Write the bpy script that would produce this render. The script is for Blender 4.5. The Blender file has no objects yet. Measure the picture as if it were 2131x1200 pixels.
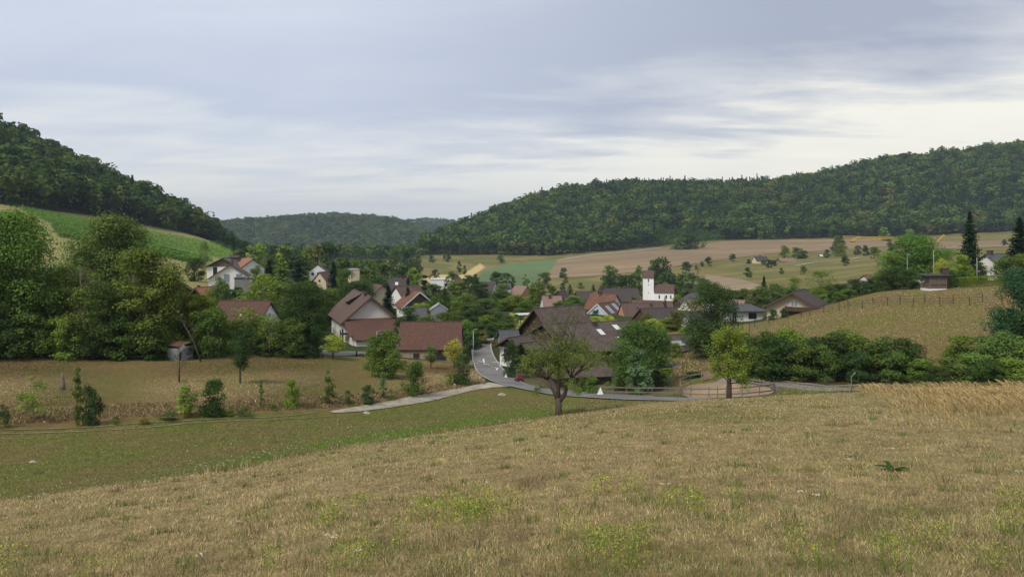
import bpy, math, random
import numpy as np
from mathutils import Vector, Matrix
R = math.radians
scene = bpy.context.scene
col = scene.collection
# ---------------------------------------------------------------- camera, sky, sun, exposure
F_PX, CX, HY = 1539.0, 1065.5, 480.0      # focal length / centre / horizon in photograph pixels
cam_d = bpy.data.cameras.new('camera'); cam = bpy.data.objects.new('camera', cam_d); col.objects.link(cam)
cam_d.sensor_width = 36; cam_d.lens = 36*F_PX/2131; cam_d.shift_y = -120/2131
cam_d.clip_start = 0.1; cam_d.clip_end = 20000
cam.location = (0, 0, 0); cam.rotation_euler = (R(90), 0, 0)
scene.camera = cam
scene.render.resolution_x = 1024; scene.render.resolution_y = 576
scene.view_settings.view_transform = 'Standard'; scene.view_settings.look = 'None'
scene.view_settings.exposure = 0.47; scene.view_settings.gamma = 1
SUN_EL, SUN_AZ = R(50), R(-140)            # azimuth from +Y towards +X
w = bpy.data.worlds.new('World'); scene.world = w; w.use_nodes = True
nt = w.node_tree; N = nt.nodes; Lk = nt.links
for n in list(N): N.remove(n)
def nd(tree, typ, **kw):
    n = tree.nodes.new(typ)
    for k, v in kw.items():
        if k.startswith('i_'): n.inputs[k[2:].replace('_', ' ')].default_value = v
        else: setattr(n, k, v)
    return n
def ramp(tree, stops, interp='LINEAR'):
    n = tree.nodes.new('ShaderNodeValToRGB'); n.color_ramp.interpolation = interp
    e = n.color_ramp.elements
    while len(e) < len(stops): e.new(0.5)
    for i, (p, c) in enumerate(stops):
        e[i].position = p
        e[i].color = (c, c, c, 1) if not hasattr(c, '__len__') else (*c, 1)
    return n
def mix(tree, fac, a, b, blend='MIX'):
    n = tree.nodes.new('ShaderNodeMix'); n.data_type = 'RGBA'; n.blend_type = blend
    for sock, v in ((n.inputs[0], fac), (n.inputs[6], a), (n.inputs[7], b)):
        if isinstance(v, bpy.types.NodeSocket): tree.links.new(v, sock)
        elif hasattr(v, '__len__'): sock.default_value = (*v, 1)[:4]
        else: sock.default_value = v
    return n.outputs[2]
def mth(tree, op, a, b=0.0, c=None):
    n = tree.nodes.new('ShaderNodeMath'); n.operation = op
    for i, v in enumerate((a, b, c)):
        if v is None: continue
        if isinstance(v, bpy.types.NodeSocket): tree.links.new(v, n.inputs[i])
        else: n.inputs[i].default_value = v
    return n.outputs[0]
sky = nd(nt, 'ShaderNodeTexSky', sky_type='NISHITA', sun_disc=False, sun_elevation=SUN_EL, sun_rotation=SUN_AZ)
tc = nd(nt, 'ShaderNodeTexCoord')
sep = nd(nt, 'ShaderNodeSeparateXYZ'); Lk.new(tc.outputs['Generated'], sep.inputs[0])
zz = mth(nt, 'MAXIMUM', mth(nt, 'ADD', sep.outputs[2], 0.10), 0.02)
px_ = mth(nt, 'DIVIDE', sep.outputs[0], zz); py_ = mth(nt, 'DIVIDE', sep.outputs[1], zz)
cmb = nd(nt, 'ShaderNodeCombineXYZ'); Lk.new(px_, cmb.inputs[0]); Lk.new(py_, cmb.inputs[1])
def cloudnoise(sx, sy, off, scale, detail, rough, dist=0.3, rot=0.0):
    mp = nd(nt, 'ShaderNodeMapping'); mp.inputs['Scale'].default_value = (sx, sy, 1); mp.inputs['Location'].default_value = off
    mp.inputs['Rotation'].default_value = (0, 0, rot)
    Lk.new(cmb.outputs[0], mp.inputs[0])
    n = nd(nt, 'ShaderNodeTexNoise', i_Scale=scale, i_Detail=detail, i_Roughness=rough, i_Distortion=dist)
    Lk.new(mp.outputs[0], n.inputs['Vector']); return n.outputs[0]
n1 = cloudnoise(0.55, 1.0, (3.1, 1.7, 0), 0.8, 6, 0.55, 0.6, 0.25)
n2 = cloudnoise(0.6, 1.15, (8.3, 4.2, 0), 1.7, 6, 0.56, 0.35, 0.25)
# a bluish deck whose lower edge lies higher to the right, thin bright cloud and pale air below it
hl = mth(nt, 'MAXIMUM', mth(nt, 'SQRT', mth(nt, 'ADD', mth(nt, 'MULTIPLY', sep.outputs[0], sep.outputs[0]), mth(nt, 'MULTIPLY', sep.outputs[1], sep.outputs[1]))), 0.05)
el = mth(nt, 'DIVIDE', sep.outputs[2], hl); az = mth(nt, 'DIVIDE', sep.outputs[0], hl)
edge = mth(nt, 'MULTIPLY_ADD', mth(nt, 'MAXIMUM', az, 0.0), 0.12, 0.095)
t = mth(nt, 'SUBTRACT', el, edge)
t = mth(nt, 'ADD', t, mth(nt, 'MULTIPLY', mth(nt, 'SUBTRACT', n1, 0.5), 0.20))
t = mth(nt, 'ADD', t, mth(nt, 'MULTIPLY', mth(nt, 'SUBTRACT', n2, 0.5), 0.22))
tm = nd(nt, 'ShaderNodeMapRange', i_From_Min=-0.2, i_From_Max=0.3); Lk.new(t, tm.inputs[0])
crl = ramp(nt, [(0.0, (0.663, 0.667, 0.644)), (0.28, (0.726, 0.716, 0.662)), (0.42, (0.564, 0.590, 0.625)), (0.55, (0.443, 0.483, 0.581)), (0.8, (0.502, 0.541, 0.625)), (1.0, (0.564, 0.600, 0.653))])
crr = ramp(nt, [(0.00, (0.773, 0.760, 0.699)), (0.22, (0.855, 0.808, 0.690)), (0.36, (0.792, 0.760, 0.661)), (0.45, (0.493, 0.505, 0.529)), (0.56, (0.315, 0.340, 0.418)), (0.80, (0.302, 0.332, 0.422)), (1.00, (0.386, 0.415, 0.502))])
Lk.new(tm.outputs[0], crl.inputs[0]); Lk.new(tm.outputs[0], crr.inputs[0])
azr = nd(nt, 'ShaderNodeMapRange', i_From_Min=-0.25, i_From_Max=0.35); Lk.new(az, azr.inputs[0])
cc = mix(nt, azr.outputs[0], crl.outputs[0], crr.outputs[0])
hz = nd(nt, 'ShaderNodeMapRange', i_From_Min=0.0, i_From_Max=0.07, i_To_Min=0.6, i_To_Max=0.0); Lk.new(el, hz.inputs[0])
cc = mix(nt, hz.outputs[0], cc, (0.66, 0.68, 0.70))
skc = mix(nt, 1.0, sky.outputs[0], (0.1, 0.1, 0.1), 'MULTIPLY')
fin = mix(nt, 0.92, skc, cc)
bg = nd(nt, 'ShaderNodeBackground', i_Strength=1.0); Lk.new(fin, bg.inputs[0])
wo = nd(nt, 'ShaderNodeOutputWorld'); Lk.new(bg.outputs[0], wo.inputs[0])
sd = bpy.data.lights.new('sun', 'SUN'); sd.energy = 2.1; sd.angle = R(16); sd.color = (1, 0.93, 0.83)
so = bpy.data.objects.new('sun', sd); col.objects.link(so)
dirv = Vector((math.sin(SUN_AZ)*math.cos(SUN_EL), math.cos(SUN_AZ)*math.cos(SUN_EL), math.sin(SUN_EL)))
so.rotation_euler = dirv.to_track_quat('Z', 'Y').to_euler(); so.location = dirv*50

# ---------------------------------------------------------------- terrain height field
FEAT = [  # feature lines: (image column, distance, image row of the ground there)
 [(-400,12,1120),(0,17,1045),(300,21,1005),(500,25,975),(700,31,930),(1000,43,888),(1160,50,862),(1300,54,845),(1450,56,831),(1600,56,823),(1800,53,815),(2131,47,810),(2500,44,806)],
 [(-400,26,1100),(0,30,1030),(300,35,985),(500,38,955),(700,45,912),(1000,60,870),(1160,64,851),(1300,70,838),(1450,68,833),(1600,70,823),(1800,70,814),(2131,66,812),(2500,62,806)],
 [(-400,48,910),(0,51,890),(300,55,872),(500,60,862),(700,67,853),(850,76,835),(1000,90,803),(1160,92,818),(1300,84,826),(1450,78,824),(1600,82,800),(1800,80,800),(2131,76,800),(2500,72,800)],
 [(-400,51,880),(0,54,855),(300,59,842),(500,63,838),(700,71,825),(850,80,812),(1000,96,790),(1160,98,805),(1300,90,815),(1450,88,798),(1600,87,782),(1800,85,786),(2131,82,790),(2500,80,790)],
 [(-400,82,750),(0,86,746),(300,90,745),(500,96,741),(700,105,745),(850,112,752),(1000,113,764),(1160,115,762),(1300,110,765),(1450,112,725),(1600,105,733),(1800,100,710),(2131,98,690),(2500,96,680)],
 [(-400,140,610),(0,140,608),(300,140,632),(500,140,655),(700,138,708),(850,140,708),(1000,140,705),(1160,150,690),(1300,150,690),(1450,140,690),(1560,140,684),(1640,141,667),(1700,142,649),(1780,143,628),(1850,145,608),(2000,146,596),(2131,146,590),(2500,146,580)],
 [(-400,215,500),(0,215,505),(300,215,572),(500,215,598),(700,200,645),(1000,200,645),(1300,220,640),(1450,220,640),(1560,200,650),(1700,200,632),(1850,210,590),(2131,210,575)],
 [(-400,280,455),(0,280,462),(200,300,500),(400,330,532),(500,350,540),(700,320,588),(900,330,600),(1200,380,610),(1300,405,624),(1400,405,627),(1500,350,618),(1700,350,592),(1850,350,570),(2131,350,545)],
 [(-400,350,405),(0,360,428),(200,430,452),(400,540,488),(500,600,523),(600,600,545),(900,580,572),(1100,520,595),(1200,520,590),(1340,540,577),(1500,560,565),(1700,560,550),(1850,560,535),(2131,560,520)],
 [(-400,440,330),(0,460,345),(200,560,395),(400,650,478),(430,680,505),(500,720,532),(650,800,540),(885,860,531),(1000,880,531),(1150,880,533),(1250,880,524),(1370,900,514),(1500,960,500),(1700,980,497),(1900,980,492),(2131,960,481),(2500,950,470)],
 [(-400,560,210),(0,580,303),(100,600,342),(200,640,388),(300,690,436),(400,760,490),(440,820,520),(650,1200,545),(850,1150,540),(880,1100,528),(900,1080,512),(940,1100,497),(1000,1150,472),(1060,1200,446),(1120,1240,428),(1200,1280,410),(1300,1300,399),(1450,1300,402),(1600,1300,396),(1680,1300,386),(1760,1300,369),(1850,1300,349),(2000,1300,334),(2131,1300,320),(2500,1300,290)],
 [(-400,900,430),(400,1000,515),(650,1500,545),(900,1500,545),(1300,1700,500),(2500,1700,420)],
 [(-400,1750,470),(400,1750,540),(900,1750,540),(1300,1900,500),(2500,1900,440)],
 [(-400,2200,470),(400,2200,482),(425,2200,478),(500,2200,466),(600,2200,459),(690,2200,454),(780,2200,458),(850,2200,470),(900,2200,500),(950,2200,530),(1300,2200,500),(2500,2200,450)],
 [(-400,2600,500),(2500,2600,500)],
 [(-400,3000,480),(800,3000,475),(860,3000,462),(900,3000,460),(960,3000,468),(1050,3000,480),(2500,3000,470)],
 [(-400,3600,500),(2500,3600,500)],
 [(-400,9000,488),(2500,9000,488)]]
GX = np.arange(-400, 2501, 10.0)
_fd, _fz = [np.zeros_like(GX)], [np.full_like(GX, -1.65)]
for k, f in enumerate(FEAT):
    a = np.array(f, float); d = np.interp(GX, a[:, 0], a[:, 1]); y = np.interp(GX, a[:, 0], a[:, 2])
    ker = np.ones(5)/5
    d = np.convolve(np.pad(d, 2, 'edge'), ker, 'valid'); y = np.convolve(np.pad(y, 2, 'edge'), ker, 'valid')
    z = -(y-HY)/F_PX*d
    if k == 0: _fd.append(d*0.5); _fz.append(-1.65+0.46*(z+1.65))
    _fd.append(d); _fz.append(z)
FD = np.array(_fd); FZ = np.array(_fz); NF = len(FD)
_h = np.diff(FD, axis=0); _s = np.diff(FZ, axis=0)/_h
FM = np.zeros_like(FD); FM[0] = _s[0]; FM[-1] = 0
for i in range(1, NF-1):
    same = _s[i-1]*_s[i] > 0
    w1 = 2*_h[i]+_h[i-1]; w2 = _h[i]+2*_h[i-1]
    FM[i] = np.where(same, (w1+w2)/(w1/np.where(same, _s[i-1], 1)+w2/np.where(same, _s[i], 1)), 0)
def vnoise(x, y, seed=0):
    xi = np.floor(x).astype(np.int64); yi = np.floor(y).astype(np.int64); fx = x-xi; fy = y-yi
    fx = fx*fx*(3-2*fx); fy = fy*fy*(3-2*fy)
    def h(a, b):
        n = (a*374761393+b*668265263+seed*1442695041) & 0xffffffff
        n = ((n ^ (n >> 13))*1274126177) & 0xffffffff
        return ((n ^ (n >> 16)) & 0xffff)/65535.0
    return (h(xi, yi)*(1-fx)+h(xi+1, yi)*fx)*(1-fy)+(h(xi, yi+1)*(1-fx)+h(xi+1, yi+1)*fx)*fy
def fbm(x, y, seed=0, o=4):
    t = 0; a = 0.5; s = 0
    for i in range(o): t = t+a*vnoise(x*2**i, y*2**i, seed+i); s += a; a *= 0.5
    return t/s
def Hn(x, y):
    """ground height, vectorised"""
    x = np.asarray(x, float); y = np.asarray(y, float)
    D = np.maximum(y, 0.02); c = np.clip(CX+F_PX*x/D, -399.9, 2499.9)
    g = (c+400)/10; i0 = np.minimum(g.astype(int), len(GX)-2); fr = g-i0
    out = np.zeros_like(D+x)
    fd = FD[:, i0]*(1-fr)+FD[:, i0+1]*fr; fz = FZ[:, i0]*(1-fr)+FZ[:, i0+1]*fr; fm = FM[:, i0]*(1-fr)+FM[:, i0+1]*fr
    done = np.zeros(out.shape, bool)
    for k in range(NF-1):
        hh = fd[k+1]-fd[k]; tt = np.clip((D-fd[k])/hh, 0, 1)
        m = (D <= fd[k+1]) & ~done
        v = fz[k]*(1+2*tt)*(1-tt)**2+hh*fm[k]*tt*(1-tt)**2+fz[k+1]*tt*tt*(3-2*tt)+hh*fm[k+1]*tt*tt*(tt-1)
        out = np.where(m, v, out); done |= m
    out = np.where(done, out, fz[-1])
    out = out+np.where(y < 0, -y*0.2, 0)
    amp = np.clip((y-6)/60, 0, 1)*0.25+np.clip((y-300)/500, 0, 1)*1.5
    return out+(fbm(x/9, y/9, 5, 2)-0.5)*np.clip((y-4)/20, 0, 1)*0.2*np.where(y < 300, 1, 0)+(fbm(x/60, y/60, 9, 3)-0.5)*amp*0
def H(x, y): return float(Hn(np.array([x]), np.array([y]))[0])
def at(X, D): return ((X-CX)/F_PX*D, D)                      # ground position at an image column and distance
def zrow(Y, D): return -(Y-HY)/F_PX*D
def unproj(X, Y, d0, d1):
    """first point in [d0,d1] where the ground meets the sight line of a photograph pixel"""
    D = np.linspace(d0, d1, 300); x = (X-CX)/F_PX*D
    e = Hn(x, D)-zrow(Y, D)
    s = np.where((e[:-1] < 0) & (e[1:] >= 0))[0]
    if len(s) == 0: i = int(np.argmin(np.abs(e))); return (x[i], D[i])
    i = s[0]; t = -e[i]/(e[i+1]-e[i]); d = D[i]+(D[i+1]-D[i])*t
    return ((X-CX)/F_PX*d, d)

# ---------------------------------------------------------------- object helpers
def tag(o, label=None, cat=None, group=None, kind=None):
    if label: o['label'] = label
    if cat: o['category'] = cat
    if group: o['group'] = group
    if kind: o['kind'] = kind
    return o
def empty(name, loc, label, cat, group=None, rz=0.0):
    o = bpy.data.objects.new(name, None); col.objects.link(o); o.location = loc; o.rotation_euler = (0, 0, rz)
    o.empty_display_size = 0.5
    return tag(o, label, cat, group)
def npmesh(name, V, Fc, mat=None, smooth=False, attrs=None):
    """mesh from arrays; Fc is (n,k) of vertex indices"""
    V = np.asarray(V, np.float32); Fc = np.asarray(Fc, np.int32); n, k = Fc.shape
    me = bpy.data.meshes.new(name)
    me.vertices.add(len(V)); me.vertices.foreach_set('co', V.ravel())
    me.loops.add(n*k); me.loops.foreach_set('vertex_index', Fc.ravel())
    me.polygons.add(n); me.polygons.foreach_set('loop_start', np.arange(0, n*k, k, dtype=np.int32))
    if smooth: me.polygons.foreach_set('use_smooth', np.ones(n, bool))
    me.update(calc_edges=True)
    for an, (dom, arr) in (attrs or {}).items():
        if arr.ndim == 1:
            a = me.attributes.new(an, 'FLOAT', dom); a.data.foreach_set('value', arr.astype(np.float32))
        else:
            a = me.attributes.new(an, 'FLOAT_COLOR', dom)
            c4 = np.ones((len(arr), 4), np.float32); c4[:, :3] = arr; a.data.foreach_set('color', c4.ravel())
    if mat: me.materials.append(mat)
    return me
def link(name, me, parent=None, loc=None):
    o = bpy.data.objects.new(name, me); col.objects.link(o)
    if parent: o.parent = parent
    if loc is not None: o.location = loc
    return o
class MB:
    """collects solid shapes into one mesh"""
    def __init__(s): s.v = []; s.f = []
    def poly(s, pts, faces):
        b = len(s.v); s.v += [tuple(p) for p in pts]; s.f += [tuple(b+i for i in f) for f in faces]; return s
    def box(s, x0, x1, y0, y1, z0, z1, M=None):
        p = [(x, y, z) for z in (z0, z1) for y in (y0, y1) for x in (x0, x1)]
        if M is not None: p = [M @ Vector(q) for q in p]
        return s.poly(p, [(0, 2, 3, 1), (4, 5, 7, 6), (0, 1, 5, 4), (2, 6, 7, 3), (0, 4, 6, 2), (1, 3, 7, 5)])
    def bar(s, a, b, w, h=None):
        a = Vector(a); b = Vector(b); d = b-a; L = d.length
        if L < 1e-6: return s
        M = Matrix.Translation(a) @ d.to_track_quat('Y', 'Z').to_matrix().to_4x4(); h = h or w
        return s.box(-w/2, w/2, 0, L, -h/2, h/2, M)
    def tube(s, pts, rad, n=6):
        pts = [Vector(p) for p in pts]; b = len(s.v); m = len(pts)
        for i, p in enumerate(pts):
            d = (pts[min(i+1, m-1)]-pts[max(i-1, 0)]).normalized()
            u = d.cross(Vector((0.31, 0.2, 0.93) if abs(d.z) < 0.95 else (1, 0, 0))).normalized(); v = d.cross(u)
            for k in range(n):
                a = 2*math.pi*k/n; s.v.append(tuple(p+(u*math.cos(a)+v*math.sin(a))*rad[i]))
        for i in range(m-1):
            for k in range(n):
                k2 = (k+1) % n; s.f.append((b+i*n+k, b+i*n+k2, b+(i+1)*n+k2, b+(i+1)*n+k))
        s.f.append(tuple(b+k for k in range(n))[::-1]); s.f.append(tuple(b+(m-1)*n+k for k in range(n)))
        return s
    def build(s, name, mat, parent=None, smooth=False):
        me = bpy.data.meshes.new(name); me.from_pydata(s.v, [], s.f); me.materials.append(mat)
        if smooth:
            for p in me.polygons: p.use_smooth = True
        me.update(); return link(name, me, parent)

# ---------------------------------------------------------------- materials
def newmat(name):
    m = bpy.data.materials.new(name); m.use_nodes = True; t = m.node_tree
    b = t.nodes['Principled BSDF']; b.inputs['Roughness'].default_value = 0.85; b.inputs['Specular IOR Level'].default_value = 0.25
    return m, t, b
def noise(t, scale, detail=4, rough=0.6, vec=None, dist=0.0):
    n = nd(t, 'ShaderNodeTexNoise', i_Scale=scale, i_Detail=detail, i_Roughness=rough, i_Distortion=dist)
    if vec: t.links.new(vec, n.inputs['Vector'])
    return n.outputs[0]
def bump(t, b, h, s=0.4, dist=0.05):
    n = nd(t, 'ShaderNodeBump', i_Strength=s, i_Distance=dist); t.links.new(h, n.inputs['Height']); t.links.new(n.outputs[0], b.inputs['Normal'])
def pos(t): return nd(t, 'ShaderNodeNewGeometry').outputs['Position']
def objc(t): return nd(t, 'ShaderNodeTexCoord').outputs['Object']
def scl(t, v, s):
    m = nd(t, 'ShaderNodeMapping'); m.inputs['Scale'].default_value = s; t.links.new(v, m.inputs[0]); return m.outputs[0]
def simple(name, c, c2=None, scale=2.0, rough=0.85, bs=0.3, metal=0, stretch=None, dist=0.03):
    m, t, b = newmat(name); v = objc(t)
    if stretch: v = scl(t, v, stretch)
    n = noise(t, scale, 6, 0.65, v)
    r = ramp(t, [(0.3, 0.0), (0.7, 1.0)]); t.links.new(n, r.inputs[0])
    c2 = c2 or tuple(x*0.65 for x in c)
    t.links.new(mix(t, r.outputs[0], c2, c), b.inputs['Base Color']); b.inputs['Roughness'].default_value = rough; b.inputs['Metallic'].default_value = metal
    if bs: bump(t, b, n, bs, dist)
    return m
def ground_mat():
    m, t, b = newmat('dry_ground'); p = pos(t)
    a = nd(t, 'ShaderNodeAttribute', attribute_name='Col').outputs['Color']
    g = nd(t, 'ShaderNodeAttribute', attribute_name='grain').outputs['Fac']
    n1 = noise(t, 0.09, 5, 0.6, p); n2 = noise(t, 0.9, 6, 0.7, p); n3 = noise(t, 7.0, 4, 0.7, p)
    r1 = ramp(t, [(0.38, 0.0), (0.64, 1.0)]); t.links.new(n1, r1.inputs[0])
    r2 = ramp(t, [(0.34, 0.0), (0.66, 1.0)]); t.links.new(n2, r2.inputs[0])
    r3 = ramp(t, [(0.3, 0.62), (0.7, 1.35)]); t.links.new(n3, r3.inputs[0])
    c = mix(t, mth(t, 'MULTIPLY', r1.outputs[0], 0.55), a, mix(t, 1.0, a, (0.80, 1.06, 0.72), 'MULTIPLY'))
    c = mix(t, mth(t, 'MULTIPLY', r2.outputs[0], g), c, mix(t, 1.0, c, (0.62, 0.64, 0.58), 'MULTIPLY'))
    c = mix(t, g, c, mix(t, 1.0, c, r3.outputs[0], 'MULTIPLY'))
    n4 = noise(t, 2.3, 5, 0.75, p); r4 = ramp(t, [(0.36, 0.66), (0.64, 1.34)]); t.links.new(n4, r4.inputs[0]); c = mix(t, g, c, mix(t, 1.0, c, r4.outputs[0], 'MULTIPLY'))
    t.links.new(c, b.inputs['Base Color']); b.inputs['Roughness'].default_value = 0.95; b.inputs['Specular IOR Level'].default_value = 0.1
    bump(t, b, mth(t, 'ADD', n2, mth(t, 'ADD', n3, n4)), 0.8, 0.16)
    return m
def sheet_mat(name, c1, c2, scale=1.5, rows=None, bs=0.3, streak=None):
    m, t, b = newmat(name); p = pos(t)
    n = noise(t, scale, 6, 0.65, p); r = ramp(t, [(0.33, 0.0), (0.68, 1.0)]); t.links.new(n, r.inputs[0])
    c = mix(t, r.outputs[0], c1, c2)
    n0 = noise(t, scale*0.12, 4, 0.6, p); r0 = ramp(t, [(0.35, 0.78), (0.65, 1.12)]); t.links.new(n0, r0.inputs[0])
    c = mix(t, 1.0, c, r0.outputs[0], 'MULTIPLY')
    if streak:
        sx, sy, cs, am = streak; ns = noise(t, 1.0, 7, 0.62, scl(t, p, (sx, sy, 0.0))); rs = ramp(t, [(0.40, 0.0), (0.60, 1.0)]); t.links.new(ns, rs.inputs[0]); c = mix(t, mth(t, 'MULTIPLY', rs.outputs[0], am), c, cs)
    if rows:
        ang, sc, cc_, amt = rows
        mp = nd(t, 'ShaderNodeMapping'); mp.inputs['Rotation'].default_value = (0, 0, ang); t.links.new(p, mp.inputs[0])
        wv = nd(t, 'ShaderNodeTexWave', i_Scale=sc, i_Distortion=1.2, i_Detail=3.0); wv.inputs['Detail Scale'].default_value = 0.6
        t.links.new(mp.outputs[0], wv.inputs['Vector'])
        c = mix(t, mth(t, 'MULTIPLY', wv.outputs['Fac'], amt), c, cc_)
    t.links.new(c, b.inputs['Base Color']); b.inputs['Roughness'].default_value = 0.95; b.inputs['Specular IOR Level'].default_value = 0.15
    if bs: bump(t, b, n, bs, 0.05)
    return m
def roof_mat(name, c1, c2, c3, tw=0.3, th=0.33, depth=0.5):
    m, t, b = newmat(name); v = objc(t)
    s = nd(t, 'ShaderNodeSeparateXYZ'); t.links.new(v, s.inputs[0]); cb = nd(t, 'ShaderNodeCombineXYZ')
    t.links.new(s.outputs[1], cb.inputs[0]); t.links.new(s.outputs[0], cb.inputs[1])
    br = nd(t, 'ShaderNodeTexBrick'); t.links.new(cb.outputs[0], br.inputs['Vector']); br.offset = 0.5
    for k, val in (('Scale', 1.0), ('Brick Width', tw), ('Row Height', th), ('Mortar Size', 0.03), ('Mortar Smooth', 0.4)): br.inputs[k].default_value = val
    br.inputs['Color1'].default_value = (*c1, 1); br.inputs['Color2'].default_value = (*c2, 1); br.inputs['Mortar'].default_value = (*[x*0.35 for x in c1], 1)
    n = noise(t, 0.55, 6, 0.7, v); r = ramp(t, [(0.42, 0.0), (0.72, 0.8)]); t.links.new(n, r.inputs[0])
    c = mix(t, r.outputs[0], br.outputs['Color'], c3)
    n2 = noise(t, 6.0, 4, 0.7, v); r2 = ramp(t, [(0.3, 0.7), (0.7, 1.25)]); t.links.new(n2, r2.inputs[0])
    c = mix(t, 1.0, c, r2.outputs[0], 'MULTIPLY')
    t.links.new(c, b.inputs['Base Color']); b.inputs['Roughness'].default_value = 0.8
    bump(t, b, mth(t, 'SUBTRACT', n2, br.outputs['Fac']), depth, 0.04)
    return m
def leaf_mat(name, base=None):
    """foliage: colour comes from the object's own tint, varied leaf by leaf"""
    m, t, b = newmat(name); t.nodes.remove(b)
    oi = nd(t, 'ShaderNodeObjectInfo')
    c = oi.outputs['Color'] if base is None else None
    if base == 'attr': c = nd(t, 'ShaderNodeAttribute', attribute_name='Col').outputs['Color']
    v = nd(t, 'ShaderNodeAttribute', attribute_name='leaf').outputs['Fac']
    r = ramp(t, [(0.0, (0.42, 0.46, 0.46)), (0.5, (1.0, 1.0, 1.0)), (0.85, (1.42, 1.40, 1.12)), (1.0, (1.95, 1.6, 0.9))]); t.links.new(v, r.inputs[0])
    c = mix(t, 1.0, c, r.outputs[0], 'MULTIPLY')
    d = nd(t, 'ShaderNodeBsdfDiffuse'); tr = nd(t, 'ShaderNodeBsdfTranslucent'); ms = nd(t, 'ShaderNodeMixShader', i_Fac=0.22)
    t.links.new(c, d.inputs[0]); t.links.new(c, tr.inputs[0]); t.links.new(d.outputs[0], ms.inputs[1]); t.links.new(tr.outputs[0], ms.inputs[2])
    t.links.new(ms.outputs[0], t.nodes['Material Output'].inputs[0]); return m
M_GROUND = ground_mat()
M_LEAF = leaf_mat('foliage'); M_FOREST = leaf_mat('forest_foliage', 'attr')

# ---------------------------------------------------------------- ground colours by place
def lin(r, g, b, k=1.0): return np.array([((v/255+0.055)/1.055)**2.4 if v > 10 else v/3294. for v in (r, g, b)])*k
def inpoly(X, Y, P):
    r = np.zeros(X.shape, bool); n = len(P)
    for i in range(n):
        x0, y0 = P[i]; x1, y1 = P[(i+1) % n]
        if y0 == y1: continue
        c = ((y0 > Y) != (y1 > Y)) & (X < (x1-x0)*(Y-y0)/(y1-y0)+x0); r ^= c
    return r
C_DRY = lin(164, 144, 100); C_OLIVE = lin(120, 116, 58); C_STRIP = lin(106, 108, 50); C_FRESH = lin(92, 122, 48); C_BROWN = lin(132, 111, 74)
C_FLOOR = lin(66, 72, 40); C_FIELD = lin(112, 108, 64); C_STUB = lin(168, 138, 108)
def ground_color(x, y, z):
    D = np.maximum(y, 0.5); X = CX+F_PX*x/D; Y = HY-z/D*F_PX
    n = fbm(x/6, y/6, 21); n2 = fbm(x/1.3, y/1.3, 31); nb = fbm(x/25, y/25, 41)
    c = np.ones(x.shape+(3,))*C_FLOOR
    def put(m, colr): 
        m = np.clip(m, 0, 1)[..., None]; c[:] = c*(1-m)+colr*m
    crestD = np.interp(X, GX, FD[2]); trackD = np.interp(X, GX, FD[4]); bankD = np.interp(X, GX, FD[5]); farD = np.interp(X, GX, FD[6])
    fg = (D < crestD+1)
    put(fg*1.0, C_DRY*0.9); put(fg*np.clip((n-0.5)*5, 0, 0.7), C_OLIVE*0.9)
    strip = (D >= crestD+1) & (D < trackD)
    put(strip*1.0, C_STRIP); 
    tt = (D-crestD)/np.maximum(trackD-crestD, 1)
    put(strip*np.clip((n-0.45)*4+(tt-0.55)*1.4, 0, 0.75), C_BROWN*0.85)
    gs = strip*np.exp(-((tt-0.30)/0.12)**2)*np.clip((X-150)/300, 0, 1)*np.clip((1300-X)/150, 0, 1)
    put(gs*0.9, C_FRESH*0.85)
    mead = (D >= trackD) & (D < farD+3) & (X < 990)
    put(mead*1.0, C_BROWN*0.92); put(mead*np.clip((n-0.45)*4, 0, 0.6), C_OLIVE*0.85)
    put(mead*(D < bankD+2)*np.clip(n2*1.6-0.4, 0, 0.8), lin(128, 98, 70))
    right = (D >= crestD+1) & (D < np.interp(X, GX, FD[7])+12) & (X > 1330)
    put(right*1.0, C_BROWN*0.9); put(right*np.clip((n-0.42)*5, 0, 0.7), C_OLIVE*0.92); put(right*(D < 84)*0.7, lin(92, 104, 52))
    put(((X > 1060) & (X < 1400) & (D > trackD) & (D < 135))*0.8, lin(112, 104, 80))
    fld = (D > 330) & (D < np.interp(X, GX, FD[11])+12) & (X > 860)
    put(fld*1.0, C_FIELD*0.9); put(fld*np.clip((nb-0.45)*4, 0, 0.5), lin(146, 126, 86))
    put(fld*(X > 1300)*np.clip((fbm(x/90, y/14, 44)-.48)*5, 0, .6), lin(108, 98, 58))
    put(((X > 1535) & (X < 1930) & (D > 80) & (D < 96))*.85, lin(84, 68, 46))
    # bare patches, slopes seen between trees
    put(inpoly(X, Y, [(0, 432), (60, 448), (100, 475), (150, 520), (130, 545), (60, 500), (0, 470)])*(D > 200)*(D < 420)*1.0, lin(176, 158, 112))
    left = (X < 520) & (D > 165) & (D < np.interp(X, GX, FD[10])+5)
    put(left*0.9, lin(150, 140, 92))
    put(inpoly(X, Y, [(1060, 650), (1110, 655), (1105, 690), (1085, 690), (1060, 668)])*(D > 150)*(D < 260)*1.0, lin(150, 150, 78))
    put(inpoly(X, Y, [(880, 582), (905, 571), (960, 572), (1000, 548), (1010, 556), (960, 588), (900, 590)])*(D > 330)*1.0, lin(196, 168, 120))
    gr = np.where(D < 330, 0.62, 0.3)
    return c, gr
rows = np.concatenate([np.linspace(-60, 2, 14), np.geomspace(2.6, 90, 270), np.geomspace(91, 700, 270), np.geomspace(706, 3400, 150), np.geomspace(3600, 9000, 8)])
us = np.concatenate([np.linspace(-2.6, -0.86, 24), np.linspace(-0.84, 0.84, 560), np.linspace(0.86, 2.6, 24)])
YY, UU = np.meshgrid(rows, us, indexing='ij')
XX = UU*(np.maximum(YY, 0)+np.clip(12-np.maximum(YY, 0)*0.1, 0, 12))
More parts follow.
